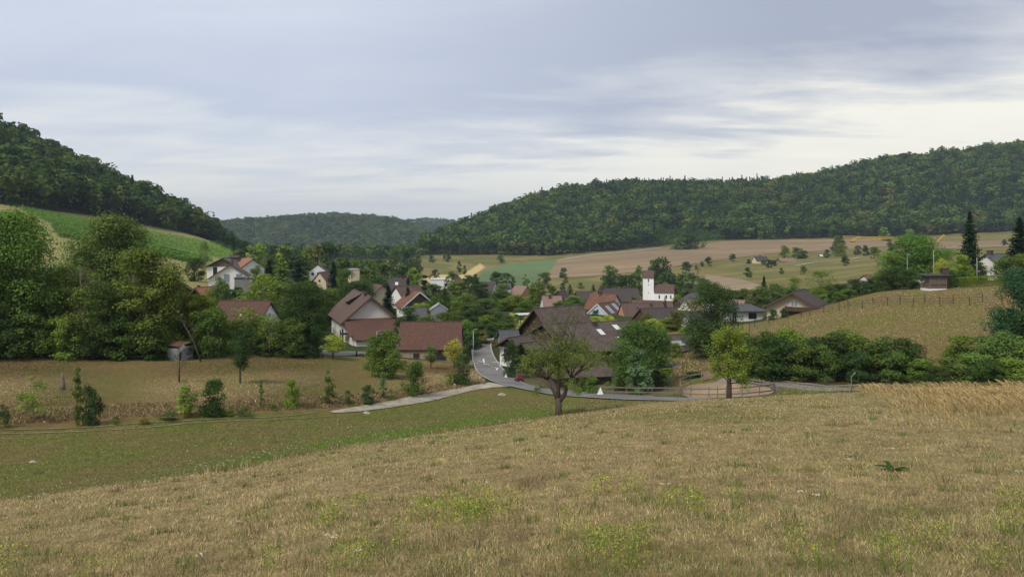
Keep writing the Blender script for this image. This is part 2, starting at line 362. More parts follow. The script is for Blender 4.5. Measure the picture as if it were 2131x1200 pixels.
ZZ = Hn(XX.ravel(), YY.ravel()).reshape(XX.shape)
gc, gg = ground_color(XX.ravel(), YY.ravel(), ZZ.ravel())
nr, nc = XX.shape; I = np.arange(nr*nc).reshape(nr, nc)
GF = np.stack([I[:-1, :-1], I[:-1, 1:], I[1:, 1:], I[1:, :-1]], -1).reshape(-1, 4)
ground = link('ground', npmesh('ground', np.stack([XX, YY, ZZ], -1).reshape(-1, 3), GF, M_GROUND, True, {'Col': ('POINT', gc), 'grain': ('POINT', gg)}))
tag(ground, kind='structure')
def zmesh(x, y):
    return Hn(x, y)
def drape(name, P, dr, mat, off=0.05, step=4.0, xstep=8.0, kind='structure'):
    """a sheet laid on the ground inside an outline given in photograph pixels, unprojected to its true place"""
    ys = [p[1] for p in P]; y0, y1 = min(ys), max(ys); nrow = max(3, int((y1-y0)/step)+1)
    V = []; F = []; n = None; rowsx = []
    for k in range(nrow):
        Y = y0+(y1-y0)*(k/(nrow-1)); Y = min(max(Y, y0+0.02), y1-0.02); xs = []
        for i in range(len(P)):
            a, b = P[i], P[(i+1) % len(P)]
            if (a[1] > Y) != (b[1] > Y): xs.append(a[0]+(b[0]-a[0])*(Y-a[1])/(b[1]-a[1]))
        rowsx.append((Y, min(xs), max(xs)))
    n = max(3, int(max(r[2]-r[1] for r in rowsx)/xstep)+1)
    for Y, a, b in rowsx:
        for j in range(n):
            X = a+(b-a)*j/(n-1); x, y = unproj(X, Y, *dr); V.append((x, y, 0))
    V = np.array(V); V[:, 2] = Hn(V[:, 0], V[:, 1])+off
    for k in range(nrow-1):
        for j in range(n-1):
            i = k*n+j; F.append((i, i+n, i+n+1, i+1))
    o = link(name, npmesh(name, V, F, mat, True)); return tag(o, kind=kind)
def ribbon(name, line, width, mat, off=0.05, n=60, edge=None, ncross=5):
    """strip along a ground polyline of (x, y[, width])"""
    L = [Vector((p[0], p[1])) for p in line]; W = [(p[2] if len(p) > 2 else width) for p in line]
    cum = [0]
    for i in range(1, len(L)): cum.append(cum[-1]+(L[i]-L[i-1]).length)
    def smooth(t):
        s = t*cum[-1]; i = max(0, min(len(L)-2, np.searchsorted(cum, s)-1)); u = (s-cum[i])/(cum[i+1]-cum[i])
        p0, p1, p2, p3 = L[max(i-1, 0)], L[i], L[i+1], L[min(i+2, len(L)-1)]
        q = 0.5*((2*p1)+(p2-p0)*u+(2*p0-5*p1+4*p2-p3)*u*u+(3*p1-p0-3*p2+p3)*u**3)
        return q, W[i]+(W[i+1]-W[i])*u
    pts = [smooth(i/(n-1)) for i in range(n)]; V = []; F = []
    for i, (q, wd) in enumerate(pts):
        d = (pts[min(i+1, n-1)][0]-pts[max(i-1, 0)][0]).normalized(); nn = Vector((-d.y, d.x))
        for j in range(ncross):
            e = q+nn*wd*(j/(ncross-1)-0.5) if edge is None else q+nn*(wd/2*edge[0]+edge[1]*(j/(ncross-1)-0.5))
            V.append((e.x, e.y, 0))
    V = np.array(V); V[:, 2] = Hn(V[:, 0], V[:, 1])+off
    for i in range(n-1):
        for j in range(ncross-1):
            k = i*ncross+j; F.append((k, k+1, k+ncross+1, k+ncross))
    if name is None: return V, F
    return tag(link(name, npmesh(name, V, F, mat, True)), kind='structure')
# ---------------------------------------------------------------- fields, roads, paths
M_ASPH = sheet_mat('asphalt', (0.155, 0.148, 0.142), (0.20, 0.19, 0.18), 3.0)
M_CONC = sheet_mat('pale_concrete', (0.33, 0.31, 0.28), (0.42, 0.40, 0.36), 2.0)
M_GRAV = sheet_mat('gravel', (0.20, 0.17, 0.11), (0.42, 0.38, 0.31), 0.8)
M_GREY = sheet_mat('grey_gravel', (0.20, 0.18, 0.155), (0.28, 0.255, 0.22), 1.2)
M_SAND = sheet_mat('arena_sand', (0.27, 0.195, 0.12), (0.34, 0.25, 0.16), 1.5)
M_MARK = sheet_mat('road_paint', (0.62, 0.61, 0.58), (0.75, 0.74, 0.7), 3.0)
M_CROP = sheet_mat('crop_green', (0.080, 0.135, 0.048), (0.105, 0.165, 0.06), 0.08, rows=(1.45, 0.05, (0.15, 0.20, 0.095), 0.5))
M_STUB = sheet_mat('stubble', (0.29, 0.21, 0.115), (0.225, 0.165, 0.09), 0.035, streak=(0.0035, 0.045, (0.17, 0.125, 0.08), 0.75))
M_STUB2 = sheet_mat('stubble_dark', (0.25, 0.185, 0.12), (0.21, 0.165, 0.10), 0.05, streak=(0.006, 0.12, (0.30, 0.235, 0.15), 0.8))
drape('field', [(985, 590), (1010, 563), (1050, 551), (1110, 545), (1158, 539), (1150, 560), (1122, 583), (1095, 602), (1040, 602), (985, 596)], (430, 860), M_CROP, 0.28, step=0.5)
drape('field', [(1159, 541), (1240, 529), (1345, 520), (1430, 512), (1500, 503), (1620, 499), (1740, 498), (1880, 498), (1890, 510), (1740, 521), (1600, 528), (1500, 541), (1430, 551), (1330, 566), (1240, 575), (1130, 582)], (500, 975), M_STUB, 0.28, step=0.5)
drape('field', [(1470, 572), (1545, 582), (1590, 596), (1590, 612), (1510, 604), (1460, 590)], (345, 700), M_STUB2, 0.28, step=0.5)
drape('field', [(1890, 503), (2140, 499), (2300, 498), (2300, 508), (2140, 512), (1890, 520)], (500, 975), M_STUB, 0.28, step=0.5)
def px(X, Y, d0, d1): return unproj(X, Y, d0, d1)
# village road from behind the crest round the farm and up to the square
ROAD = [(*at(1560, 60), 3.6), (*at(1480, 66), 4.0), (*px(1400, 832, 66, 90), 4.0), (*px(1330, 830, 72, 95), 4.1), (*px(1200, 822, 75, 100), 4.2), (*px(1110, 810, 80, 110), 4.4), (*px(1062, 798, 84, 114), 4.4),
        (*px(1032, 782, 88, 120), 4.3), (*px(1013, 760, 96, 130), 3.9), (*px(1004, 737, 102, 150), 3.4), (*px(1003, 718, 112, 170), 3.2), (*px(1012, 703, 122, 190), 3.0), (*px(1027, 693, 130, 200), 2.8), (*px(1044, 686, 130, 205), 2.6)]
ribbon('road', ROAD, 5, M_ASPH, 0.10, 90)
ribbon('kerb', ROAD[2:], 5, M_CONC, 0.15, 90, (1, 0.22), 2)
ribbon('kerb', ROAD[3:], 5, M_CONC, 0.15, 90, (-1, 0.22), 2)
SIDE = [(*px(1004, 757, 100, 130), 3.2), (*px(960, 752, 100, 130), 3.4), (*px(880, 745, 100, 130), 3.4), (*px(800, 738, 100, 130), 3.4), (*px(740, 734, 105, 135), 3.4), (*px(690, 738, 100, 125), 3.2), (*at(640, 116), 3.2)]
ribbon('road', SIDE, 3, M_ASPH, 0.06, 60)
ribbon('kerb', SIDE, 3, M_CONC, 0.10, 60, (-1, 0.18), 2)
TRK = [(*px(1042, 800, 80, 108), 3.4), (*px(1000, 805, 76, 104), 2.6), (*px(930, 820, 70, 95), 2.1), (*px(860, 834, 68, 90), 1.9), (*px(780, 847, 64, 85), 1.6), (*px(730, 854, 60, 80), 1.2), (*px(690, 858, 58, 80), .5)]
ribbon('path', TRK, 3, M_GRAV, 0.06, 60)
def trackline(pts, d):
    ribbon('track', [(*px(X, Y, *d), 0.24) for X, Y in pts], 0.24, simple_track, 0.04, 60, None, 2)
simple_track = sheet_mat('worn_grass', (0.24, 0.19, 0.11), (0.12, 0.115, 0.045), 0.7)
trackline([(690, 866), (600, 872), (500, 875), (400, 880), (300, 890), (200, 896), (0, 903)], (40, 80))
trackline([(660, 858), (560, 868), (440, 872), (330, 878), (200, 888), (0, 895)], (42, 80))
# riding arena and the lane behind it
drape('arena', [(1420, 808), (1440, 801), (1480, 797), (1560, 798), (1600, 806), (1612, 815), (1600, 822), (1540, 828), (1440, 830), (1418, 822)], (62, 100), M_SAND, 0.06, 2)
LANE = [(*px(1500, 789, 76, 104), 4.4), (*px(1560, 790, 76, 104), 4.8), (*px(1620, 797, 74, 100), 4.8), (*px(1680, 805, 70, 96), 4.8), (*px(1740, 811, 66, 95), 5.2), (*px(1830, 812, 66, 95), 3.4), (*at(1950, 74), 3)]
ribbon('path', LANE, 3, M_GREY, 0.06, 40)
drape('path', [(1458, 778), (1464, 750), (1478, 735), (1492, 735), (1490, 760), (1484, 790), (1466, 792)], (80, 125), sheet_mat('bare_earth', (0.22, 0.13, 0.085), (0.17, 0.10, 0.07)), 0.06)
# far lanes
ribbon('track', [(*px(X, Y, 480, 900), 5) for X, Y in [(1160, 541), (1235, 530), (1300, 524), (1365, 517), (1375, 516)]], 4, M_CONC, 0.35, 40)
ribbon('track', [(*px(X, Y, 380, 800), 4) for X, Y in [(1655, 553), (1700, 546), (1760, 541), (1790, 536)]], 3, M_CONC, 0.35, 40)
# markings at the junction
mm = MB()
def dash(X0, Y0, X1, Y1, wd):
    a = Vector(px(X0, Y0, 95, 130)); b = Vector(px(X1, Y1, 95, 130)); d = (b-a).normalized(); n = Vector((-d.y, d.x))*wd/2; q = []
    for p in (a-n, b-n, b+n, a+n): q.append((p.x, p.y, H(p.x, p.y)+0.16))
    mm.poly(q, [(0, 1, 2, 3)])
for s in [(995, 753, 1003, 755), (1006, 748, 1007, 756), (1006, 758, 1012, 760), (1015, 761, 1019, 762), (1022, 764, 1026, 765), (1029, 766, 1033, 767), (1033, 772, 1036, 767), (1038, 765, 1043, 764), (1046, 763, 1051, 762), (1026, 754, 1040, 756), (991, 757, 996, 758)]:
    dash(*s, 0.24)
mk = mm.build('road_marking', M_MARK); tag(mk, kind='structure')
# ---------------------------------------------------------------- haze
def haze():
    m = bpy.data.materials.new('air'); m.use_nodes = True; t = m.node_tree
    for n in list(t.nodes): t.nodes.remove(n)
    v = nd(t, 'ShaderNodeVolumePrincipled', i_Density=HAZE_D, i_Anisotropy=0.2); v.inputs['Color'].default_value = (0.68, 0.80, 0.96, 1)
    o = nd(t, 'ShaderNodeOutputMaterial'); t.links.new(v.outputs[0], o.inputs['Volume'])
    b = MB().box(-8000, 8000, -200, 9500, float(ZZ.min())-60, 330)
    h = b.build('haze', m); tag(h, kind='stuff')
HAZE_D = 0.00010
# ---------------------------------------------------------------- woods on the hills (each wood reads as one mass)
def card_leaves(rng, P, Nn, size, jit=0.7):
    n = len(P); Nn = Nn+rng.normal(0, jit, (n, 3)); Nn /= np.linalg.norm(Nn, axis=1, keepdims=True)
    T = np.cross(Nn, rng.normal(0, 1, (n, 3))); T /= np.linalg.norm(T, axis=1, keepdims=True); B = np.cross(Nn, T)
    s = size[:, None]; a = s*0.62
    V = np.stack([P-T*s, P-B*a, P+T*s, P+B*a], 1)
    return V.reshape(-1, 3)
def wood_template(rng, n, conifer):
    """unit tree: height 1, crown width about 0.5"""
    if conifer:
        t = rng.uniform(0.06, 1, n)**0.8; r = (1-t)*0.21*(0.65+0.35*np.sin(t*42))+0.01; a = rng.uniform(0, 2*np.pi, n)
        P = np.stack([np.cos(a)*r, np.sin(a)*r, t], 1); Nn = np.stack([np.cos(a), np.sin(a), np.full(n, 0.5)], 1); sz = rng.uniform(0.02, 0.045, n)
        return card_leaves(rng, P, Nn, sz, 0.35), np.repeat(rng.uniform(0.2, 0.6, n), 4)
    nc = 7; C = []
    for k in range(nc):
        a = rng.uniform(0, 2*np.pi); rr = rng.uniform(0.05, 0.2); C.append((np.cos(a)*rr, np.sin(a)*rr, rng.uniform(0.5, 0.86), rng.uniform(0.10, 0.19)))
    C.append((0, 0, 0.62, 0.24)); C = np.array(C); k = rng.integers(0, len(C), n)
    d = rng.normal(0, 1, (n, 3)); d[:, 2] += 0.35; d /= np.linalg.norm(d, axis=1, keepdims=True)
    P = C[k, :3]+d*C[k, 3:4]*rng.uniform(0.8, 1.05, (n, 1)); P[:, 2] = np.where(rng.random(n) < 0.12, rng.uniform(0.1, 0.5, n), P[:, 2])
    return card_leaves(rng, P, d, rng.uniform(0.035, 0.07, n)*(1.0 if n > 200 else 1.25 if n > 100 else 1.7), 0.33), np.repeat(np.clip(0.35+0.3*rng.random(len(C))[k]+rng.normal(0, 0.12, n), 0, 0.9), 4)
def wood(name, label, xs, ys, hs, wd, con, cols, nq, seed):
    rng = np.random.default_rng(seed); temps = [wood_template(rng, nq, False) for _ in range(7)]+[wood_template(rng, nq, True) for _ in range(3)]
    zs = Hn(xs, ys); n = len(xs); ti = np.where(con, rng.integers(7, 10, n), rng.integers(0, 7, n)); VV = []; LL = []; CC = []
    for k in range(10):
        idx = np.where(ti == k)[0]
        if len(idx) == 0: continue
        V, lf = temps[k]; a = rng.uniform(0, 2*np.pi, len(idx)); ca, sa = np.cos(a)[:, None], np.sin(a)[:, None]; h = hs[idx][:, None]; w_ = wd[idx][:, None]
        x = (V[None, :, 0]*ca-V[None, :, 1]*sa)*h*w_+xs[idx][:, None]; y = (V[None, :, 0]*sa+V[None, :, 1]*ca)*h*w_+ys[idx][:, None]; z = V[None, :, 2]*h+zs[idx][:, None]
        VV.append(np.stack([x, y, z], -1).reshape(-1, 3)); LL.append(np.tile(lf, len(idx))); CC.append(np.repeat(cols[idx], len(V), 0))
    V = np.concatenate(VV); me = npmesh(name, V, np.arange(len(V)).reshape(-1, 4), M_FOREST, False, {'leaf': ('POINT', np.concatenate(LL)), 'Col': ('POINT', np.concatenate(CC))})
    o = link(name, me); tag(o, label, 'forest', kind='stuff'); return o
def scatter(seed, X0, X1, spacing, dlo, dhi):
    """jittered positions between two distance lines (functions of the image column)"""
    rng = np.random.default_rng(seed); dm, dM = 200, 3300; out = []
    Dn = np.arange(dm, dM, spacing*0.87)
    for r, D in enumerate(Dn):
        x0, x1 = (X0-CX)/F_PX*D, (X1-CX)/F_PX*D
        xs = np.arange(x0, x1, spacing)+(r % 2)*spacing/2; xs = xs+rng.uniform(-.38, .38, len(xs))*spacing; ys = D+rng.uniform(-.38, .38, len(xs))*spacing
        X = CX+F_PX*xs/ys; m = (ys > dlo(X)) & (ys < dhi(X)); out.append(np.stack([xs[m], ys[m]], 1))
    return np.concatenate(out)
def fl(k): return lambda X: np.interp(X, GX, FD[k])
G1 = lin(62, 84, 42); G2 = lin(84, 104, 50); G3 = lin(44, 66, 40); G4 = lin(92, 102, 52); G5 = lin(104, 94, 58)
def woodcols(rng, x, y, k=1.0, con=None):
    n = len(x); u = rng.random(n)*0.7+fbm(x/70, y/70, 77)*0.45; c = np.zeros((n, 3))
    for lo, hi, a in ((0, .35, G3), (.35, .62, G1), (.62, .85, G2), (.85, .99, G4), (.99, 9, G5)): c[(u >= lo) & (u < hi)] = a
    c *= rng.uniform(0.75, 1.35, (n, 1))
    if con is not None: c[con] = lin(38, 58, 42)*rng.uniform(0.8, 1.2, (con.sum(), 1))
    return c*k*1.12
def make_wood(name, label, seed, X0, X1, sp, dlo, dhi, h, pc, nq, k=1.0, cut=None):
    P = scatter(seed, X0, X1, sp, dlo, dhi); rng = np.random.default_rng(seed+5)
    if cut is not None: P = P[~cut(P[:, 0], P[:, 1])]
    x, y = P.T; n = len(x); con = (rng.random(n)*0.6+fbm(x/50, y/50, seed)*0.8) < pc
    hs = rng.normal(h, h*0.17, n)*np.where(con, 1.05, 1); wd = np.where(con, 1.0, rng.uniform(0.85, 1.45, n)*np.where(sp > 9, 1.25, 1.05))
    if seed == 12: hs = hs*np.clip(1.12-np.maximum(CX+F_PX*x/y-400, 0)/170, .42, 1)
    print(name, n); return wood(name, label, x, y, hs, wd, con, woodcols(rng, x, y, k, con), nq, seed)
def plant(x, y):
    X = CX+F_PX*x/y; return (X > 1368) & (X < 1500) & (y < np.interp(X, [1368, 1400, 1500], [1000, 1010, 1010]))
make_wood('forest', 'dense mixed forest covering the long ridge on the right, dark green', 11, 880, 2330, 8.8, lambda X: fl(11)(X), lambda X: fl(12)(X)+25, 20, 0.44, 150, cut=plant)
make_wood('forest', 'dark green forest on the steep hillside at the far left above the vineyard', 12, -420, 512, 8.0, lambda X: fl(10)(X)+4, lambda X: fl(12)(X)+20, 18, 0.36, 330, 0.95)
make_wood('forest', 'distant bluish wooded hill closing the valley in the middle', 13, 380, 990, 12, lambda X: 1650+0*X, lambda X: 2260+0*X, 16, 0.38, 80)
make_wood('forest', 'faint farthest wooded ridge peeping over the middle hill', 14, 780, 1100, 14, lambda X: 2750+0*X, lambda X: 3020+0*X, 16, 0.5, 50)
pl = scatter(31, 1366, 1502, 4.5, lambda X: np.interp(X, GX, FD[11])+4, lambda X: 1015+0*X); rg = np.random.default_rng(3)
wood('plantation', 'young pale green tree plantation in a notch of the right hand forest', pl[:, 0], pl[:, 1], rg.normal(6, 1, len(pl)), np.full(len(pl), 1.2), rg.random(len(pl)) < 0.15, np.tile(lin(72, 100, 52), (len(pl), 1))*rg.uniform(.8, 1.2, (len(pl), 1)), 60, 31)
# valley woods between the village and the middle hill
make_wood('forest', 'low belt of trees at the valley mouth before the middle hill', 15, 470, 880, 10, lambda X: np.interp(X, [470, 650, 880], [730, 760, 800]), lambda X: np.interp(X, [470, 650, 880], [900, 1000, 960]), 12, 0.35, 130)
# ---------------------------------------------------------------- buildings
W_WHITE = simple('white_render', (0.76, 0.75, 0.73), (0.68, 0.67, 0.64), 0.8, bs=0.15)
W_CHURCH = simple('church_limewash', (0.86, 0.86, 0.87), (0.80, 0.80, 0.80), 0.5, bs=0.1)
W_OFF = simple('aged_render', (0.70, 0.665, 0.61), (0.60, 0.565, 0.51), 0.5, bs=0.2)
W_BLUE = simple('pale_blue_render', (0.50, 0.56, 0.66), (0.44, 0.50, 0.60), 0.8, bs=0.1)
W_CREAM = simple('cream_render', (0.55, 0.47, 0.33), (0.48, 0.41, 0.29), 0.8, bs=0.1)
W_YEL = simple('yellow_render', (0.66, 0.60, 0.36), (0.58, 0.52, 0.31), 0.8, bs=0.1)
W_ORA = simple('orange_render', (0.50, 0.27, 0.17), (0.42, 0.23, 0.15), 0.8, bs=0.1)
W_STONE = simple('rubble_stone', (0.40, 0.33, 0.23), (0.20, 0.165, 0.12), 3.0, bs=0.7, dist=0.06)
W_CONC = simple('grey_concrete', (0.23, 0.225, 0.215), (0.17, 0.165, 0.16), 1.2, bs=0.2)
def plank_mat(name, c1, c2, vert=True):
    m, t, b = newmat(name); v = objc(t); s = nd(t, 'ShaderNodeSeparateXYZ'); t.links.new(v, s.inputs[0])
    u = mth(t, 'ADD', s.outputs[0], s.outputs[1]) if vert else s.outputs[2]
    f = mth(t, 'FRACT', mth(t, 'MULTIPLY', u, 5.0)); k = mth(t, 'FLOOR', mth(t, 'MULTIPLY', u, 5.0))
    wn = nd(t, 'ShaderNodeTexWhiteNoise', noise_dimensions='1D'); t.links.new(k, wn.inputs['W'])
    n = noise(t, 3, 6, 0.7, scl(t, v, (1, 1, 0.15) if vert else (0.15, 0.15, 1)))
    c = mix(t, mth(t, 'MULTIPLY_ADD', wn.outputs['Value'], 0.5, mth(t, 'MULTIPLY', n, 0.5)), c1, c2)
    g = ramp(t, [(0.0, 0.25), (0.09, 1.0), (1.0, 1.0)]); t.links.new(f, g.inputs[0])
    c = mix(t, 1.0, c, g.outputs[0], 'MULTIPLY'); t.links.new(c, b.inputs['Base Color']); bump(t, b, g.outputs[0], 0.4, 0.02); return m
W_WOOD = plank_mat('dark_timber', (0.045, 0.028, 0.02), (0.12, 0.075, 0.05)); W_BOARD = plank_mat('brown_boards', (0.09, 0.07, 0.055), (0.17, 0.135, 0.105), False)
W_GREYWOOD = plank_mat('weathered_wood', (0.16, 0.14, 0.12), (0.27, 0.24, 0.21)); W_BLACK = plank_mat('shaded_opening_boards', (0.02, 0.015, 0.012), (0.055, 0.04, 0.03)); W_LOG = simple('weathered_rail', (0.21, 0.18, 0.15), (0.12, 0.10, 0.085), 5, bs=0.4, stretch=(1, 1, 1))  # W_BLACK: shade of the barn's open front put into the board colour
R_RED = roof_mat('red_tiles', (0.115, 0.054, 0.038), (0.155, 0.075, 0.052), (0.08, 0.056, 0.045))
R_RED2 = roof_mat('orange_tiles', (0.30, 0.125, 0.075), (0.36, 0.165, 0.10), (0.23, 0.12, 0.085))
R_BROWN = roof_mat('brown_tiles', (0.115, 0.072, 0.055), (0.15, 0.095, 0.072), (0.095, 0.07, 0.058))
R_RUST = roof_mat('mottled_rust_tiles', (0.17, 0.075, 0.048), (0.13, 0.075, 0.055), (0.24, 0.105, 0.055))
R_DARK = roof_mat('dark_tiles', (0.07, 0.055, 0.052), (0.095, 0.073, 0.066), (0.055, 0.048, 0.048))
R_SLATE = roof_mat('slate', (0.085, 0.088, 0.095), (0.115, 0.118, 0.125), (0.07, 0.072, 0.08), 0.4, 0.28, 0.3)
R_OLD = roof_mat('weathered_fibre_slates', (0.078, 0.056, 0.045), (0.118, 0.086, 0.070), (0.125, 0.10, 0.085), 0.3, 0.22, 0.4)
R_PINK = roof_mat('faded_pink_tiles', (0.26, 0.165, 0.125), (0.30, 0.195, 0.15), (0.19, 0.13, 0.105))
def plain(name, c, rough=0.5, metal=0.0, spec=0.4):
    m, t, b = newmat(name); b.inputs['Base Color'].default_value = (*c, 1); b.inputs['Roughness'].default_value = rough; b.inputs['Metallic'].default_value = metal; b.inputs['Specular IOR Level'].default_value = spec; return m
P_GLASS = plain('window_glass', (0.025, 0.03, 0.035), 0.12, 0, 0.6); P_SHUT = plain('grey_shutter', (0.22, 0.24, 0.26), 0.6); P_WFRAME = plain('white_frame', (0.6, 0.6, 0.58), 0.5)
P_BFRAME = plain('brown_frame', (0.10, 0.055, 0.035), 0.6); P_METAL = simple('galvanised_metal', (0.42, 0.43, 0.44), (0.30, 0.31, 0.32), 4, rough=0.45, metal=0.5, bs=0.05)
P_DARKM = simple('dark_metal', (0.05, 0.05, 0.05), (0.03, 0.03, 0.03), 6, rough=0.5, bs=0); P_SKY = simple('skylight_sheet', (0.62, 0.63, 0.62), (0.5, 0.51, 0.5), 2, rough=0.3, bs=0)
P_RED = plain('red_paint', (0.20, 0.03, 0.035), 0.45); P_YELLOW = simple('yellow_machine_paint', (0.62, 0.38, 0.06), (0.5, 0.3, 0.05), 2, rough=0.5, bs=0); P_BLUE = plain('blue_tarpaulin', (0.06, 0.14, 0.38), 0.6); P_SIGN = plain('white_sign', (0.7, 0.7, 0.68), 0.5)
P_CHIM = simple('chimney_brick', (0.10, 0.065, 0.055), (0.07, 0.05, 0.045), 3, bs=0.3)
def window(root, face, u, z, w, h, W, y0, y1, far=False, shut=None, frame=None, name='window'):
    """face: 'f' near gable, 'b' far gable, 'l' / 'r' long walls"""
    g = P_SHUT if shut else P_GLASS; fr = frame or P_WFRAME
    def M(a, b, d0, d1, z0, z1, mb):
        if face == 'f': mb.box(a, b, y0-d1, y0-d0, z0, z1)
        elif face == 'b': mb.box(a, b, y1+d0, y1+d1, z0, z1)
        elif face == 'r': mb.box(W/2+d0, W/2+d1, a, b, z0, z1)
        else: mb.box(-W/2-d1, -W/2-d0, a, b, z0, z1)
    if face in 'lr': u = y0+u
    if far:
        mb = MB(); M(u-w/2, u+w/2, -0.05, 0.05, z, z+h, mb); return mb.build(name, g, root)
    mb = MB(); t = 0.09
    for a, b, c, d in ((u-w/2-t, u+w/2+t, z-t, z), (u-w/2-t, u+w/2+t, z+h, z+h+t), (u-w/2-t, u-w/2, z, z+h), (u+w/2, u+w/2+t, z, z+h), (u-0.03, u+0.03, z, z+h)):
        M(a, b, -0.05, 0.07, c, d, mb)
    o = mb.build(name, fr, root); mb = MB(); M(u-w/2, u+w/2, -0.04, 0.02, z, z+h, mb); mb.build('pane', g, o); return o
def slab(mb, A, B, C, D_, t):
    """thick roof slope: A,B along the top edge, C,D_ along the bottom (B above C)"""
    A, B, C, D_ = map(Vector, (A, B, C, D_)); n = (B-A).cross(D_-A).normalized()
    if n.z < 0: n = -n
    up = [p+n*t for p in (A, B, C, D_)]; mb.poly([A, B, C, D_]+up, [(0, 1, 2, 3), (7, 6, 5, 4), (0, 4, 5, 1), (1, 5, 6, 2), (2, 6, 7, 3), (3, 7, 4, 0)])
def gable(name, label, cat, X, Y, D, yaw, W, L, rise, wall, roof, ov=0.5, go=0.4, hip=0.0, wl=None, wins=(), chims=(), asym=0.0, group=None, floor=None, dormers=(), skys=(), top_wall=None, trim=None, al=0.0):
    x, y = at(X, D); zt = zrow(Y, D); g = H(x, y); yr = R(yaw)
    cx, cy = x-math.sin(yr)*L/2, y+math.cos(yr)*L/2; g = min(g, H(cx, cy)) if floor is None else zt-floor
    root = empty(name, (x, y, g), label, cat, group, yr); hr = zt-g; he = hr-rise; y0, y1 = go, L-go
    wr, wl_ = W/2+asym, W/2; wL = wl_+al
    # walls: pentagon prism
    zr = hr-0.12; eL = hr-rise*wL/wl_; eR = hr-rise*(wr/wl_) if asym else eL
    b = -2.5; P = [(-wL, b), (wr, b), (wr, eR-0.1), (0, zr), (-wL, eL-0.1)] if not hip else [(-wL, b), (wr, b), (wr, eR-0.1), (-wL, eL-0.1)]
    k = len(P); mb = MB(); mb.poly([(p[0], y0, p[1]) for p in P]+[(p[0], y1, p[1]) for p in P], [tuple(range(k)), tuple(range(2*k-1, k-1, -1))]+[(i, k+i, k+(i+1) % k, (i+1) % k) for i in range(k)])
    mb.build('wall', wall, root)
    if top_wall:
        mb = MB(); q = [(-wL-0.03, eL-0.1), (wr+0.03, eR-0.1), (0, zr)]; mb.poly([(a, y0-0.06, c) for a, c in q]+[(a, y0-0.003, c) for a, c in q], [(0, 1, 2), (5, 4, 3), (0, 3, 4, 1), (1, 4, 5, 2), (2, 5, 3, 0)]); mb.build('gable_cladding', top_wall, root)
    sl = rise/wl_; mb = MB(); xl = wL+ov; xr = wr+ov; h0 = hip
    slab(mb, (0, h0, hr), (0, L-h0, hr), (-xl, L, hr-sl*xl), (-xl, 0, hr-sl*xl), 0.16)
    slab(mb, (0, h0, hr), (0, L-h0, hr), (xr, L, hr-sl*xr), (xr, 0, hr-sl*xr), 0.16)
    if hip:
        for yy, yh in ((0, h0), (L, L-h0)):
            mb.poly([(0, yh, hr+0.15), (-xl, yy, hr-sl*xl+0.15), (xr, yy, hr-sl*xr+0.15), (0, yh, hr), (-xl, yy, hr-sl*xl), (xr, yy, hr-sl*xr)], [(0, 1, 2), (5, 4, 3), (1, 4, 5, 2)])
    else:
        mb.box(-0.14, 0.14, 0, L, hr+0.08, hr+0.24)
    ro = mb.build('roof', roof, root)
    if trim:
        for yy in (-0.04, L+0.0):
            mb = MB()
            for s, xx in ((-1, xl), (1, xr)): mb.bar((0, yy, hr+0.02), (s*xx, yy, hr-sl*xx+0.02), 0.06, 0.26)
            mb.build('barge_board', trim, root)
    far = D > 185
    for wv in wins:
        f, u, z, w_, h_ = wv[:5]; kw = wv[5] if len(wv) > 5 else {}; window(root, f, u, he+z, w_, h_, W, y0, y1, far, **kw)
    for (cx_, cy_, hh, s) in chims:
        mb = MB(); zb = hr-sl*abs(cx_); mb.box(cx_-s/2, cx_+s/2, cy_-s/2, cy_+s/2, zb-0.3, zb+hh); mb.box(cx_-s/2-.08, cx_+s/2+.08, cy_-s/2-.08, cy_+s/2+.08, zb+hh, zb+hh+0.12); mb.build('chimney', P_CHIM if D < 400 else P_DARKM, ro)
    for (sd_, a, b_, cc_, d_, m_) in skys:      # side, from/to along the ridge, from/to down the slope
        mb = MB(); s = 1 if sd_ == 'r' else -1; off = 0.2
        slab(mb, (s*cc_, a, hr-sl*cc_+off), (s*cc_, b_, hr-sl*cc_+off), (s*d_, b_, hr-sl*d_+off), (s*d_, a, hr-sl*d_+off), 0.06); mb.build('skylight', m_, ro)
    for (sd_, a, b_, cc_, dh, m_) in dormers:   # shed dormer
        s = 1 if sd_ == 'r' else -1; z0 = hr-sl*cc_; mb = MB(); mb.poly([(s*cc_, a, z0-0.2), (s*cc_, b_, z0-0.2), (s*cc_, b_, z0+dh), (s*cc_, a, z0+dh), (s*0.5, a, hr-sl*0.5), (s*0.5, b_, hr-sl*0.5), (s*1.0, a, z0-.2), (s*1.0, b_, z0-.2)], [(0, 1, 2, 3), (0, 3, 4, 6), (1, 7, 5, 2), (3, 2, 5, 4)])
        dm = mb.build('dormer', W_WOOD, ro); mb = MB(); slab(mb, (s*0.3, a-.25, hr-sl*0.3+0.28), (s*0.3, b_+.25, hr-sl*0.3+0.28), (s*(cc_+.5), b_+.25, z0+dh+.02), (s*(cc_+.5), a-.25, z0+dh+.02), 0.12); mb.build('dormer_roof', m_, dm)
    return root, hr, he
sh = dict(shut=True)
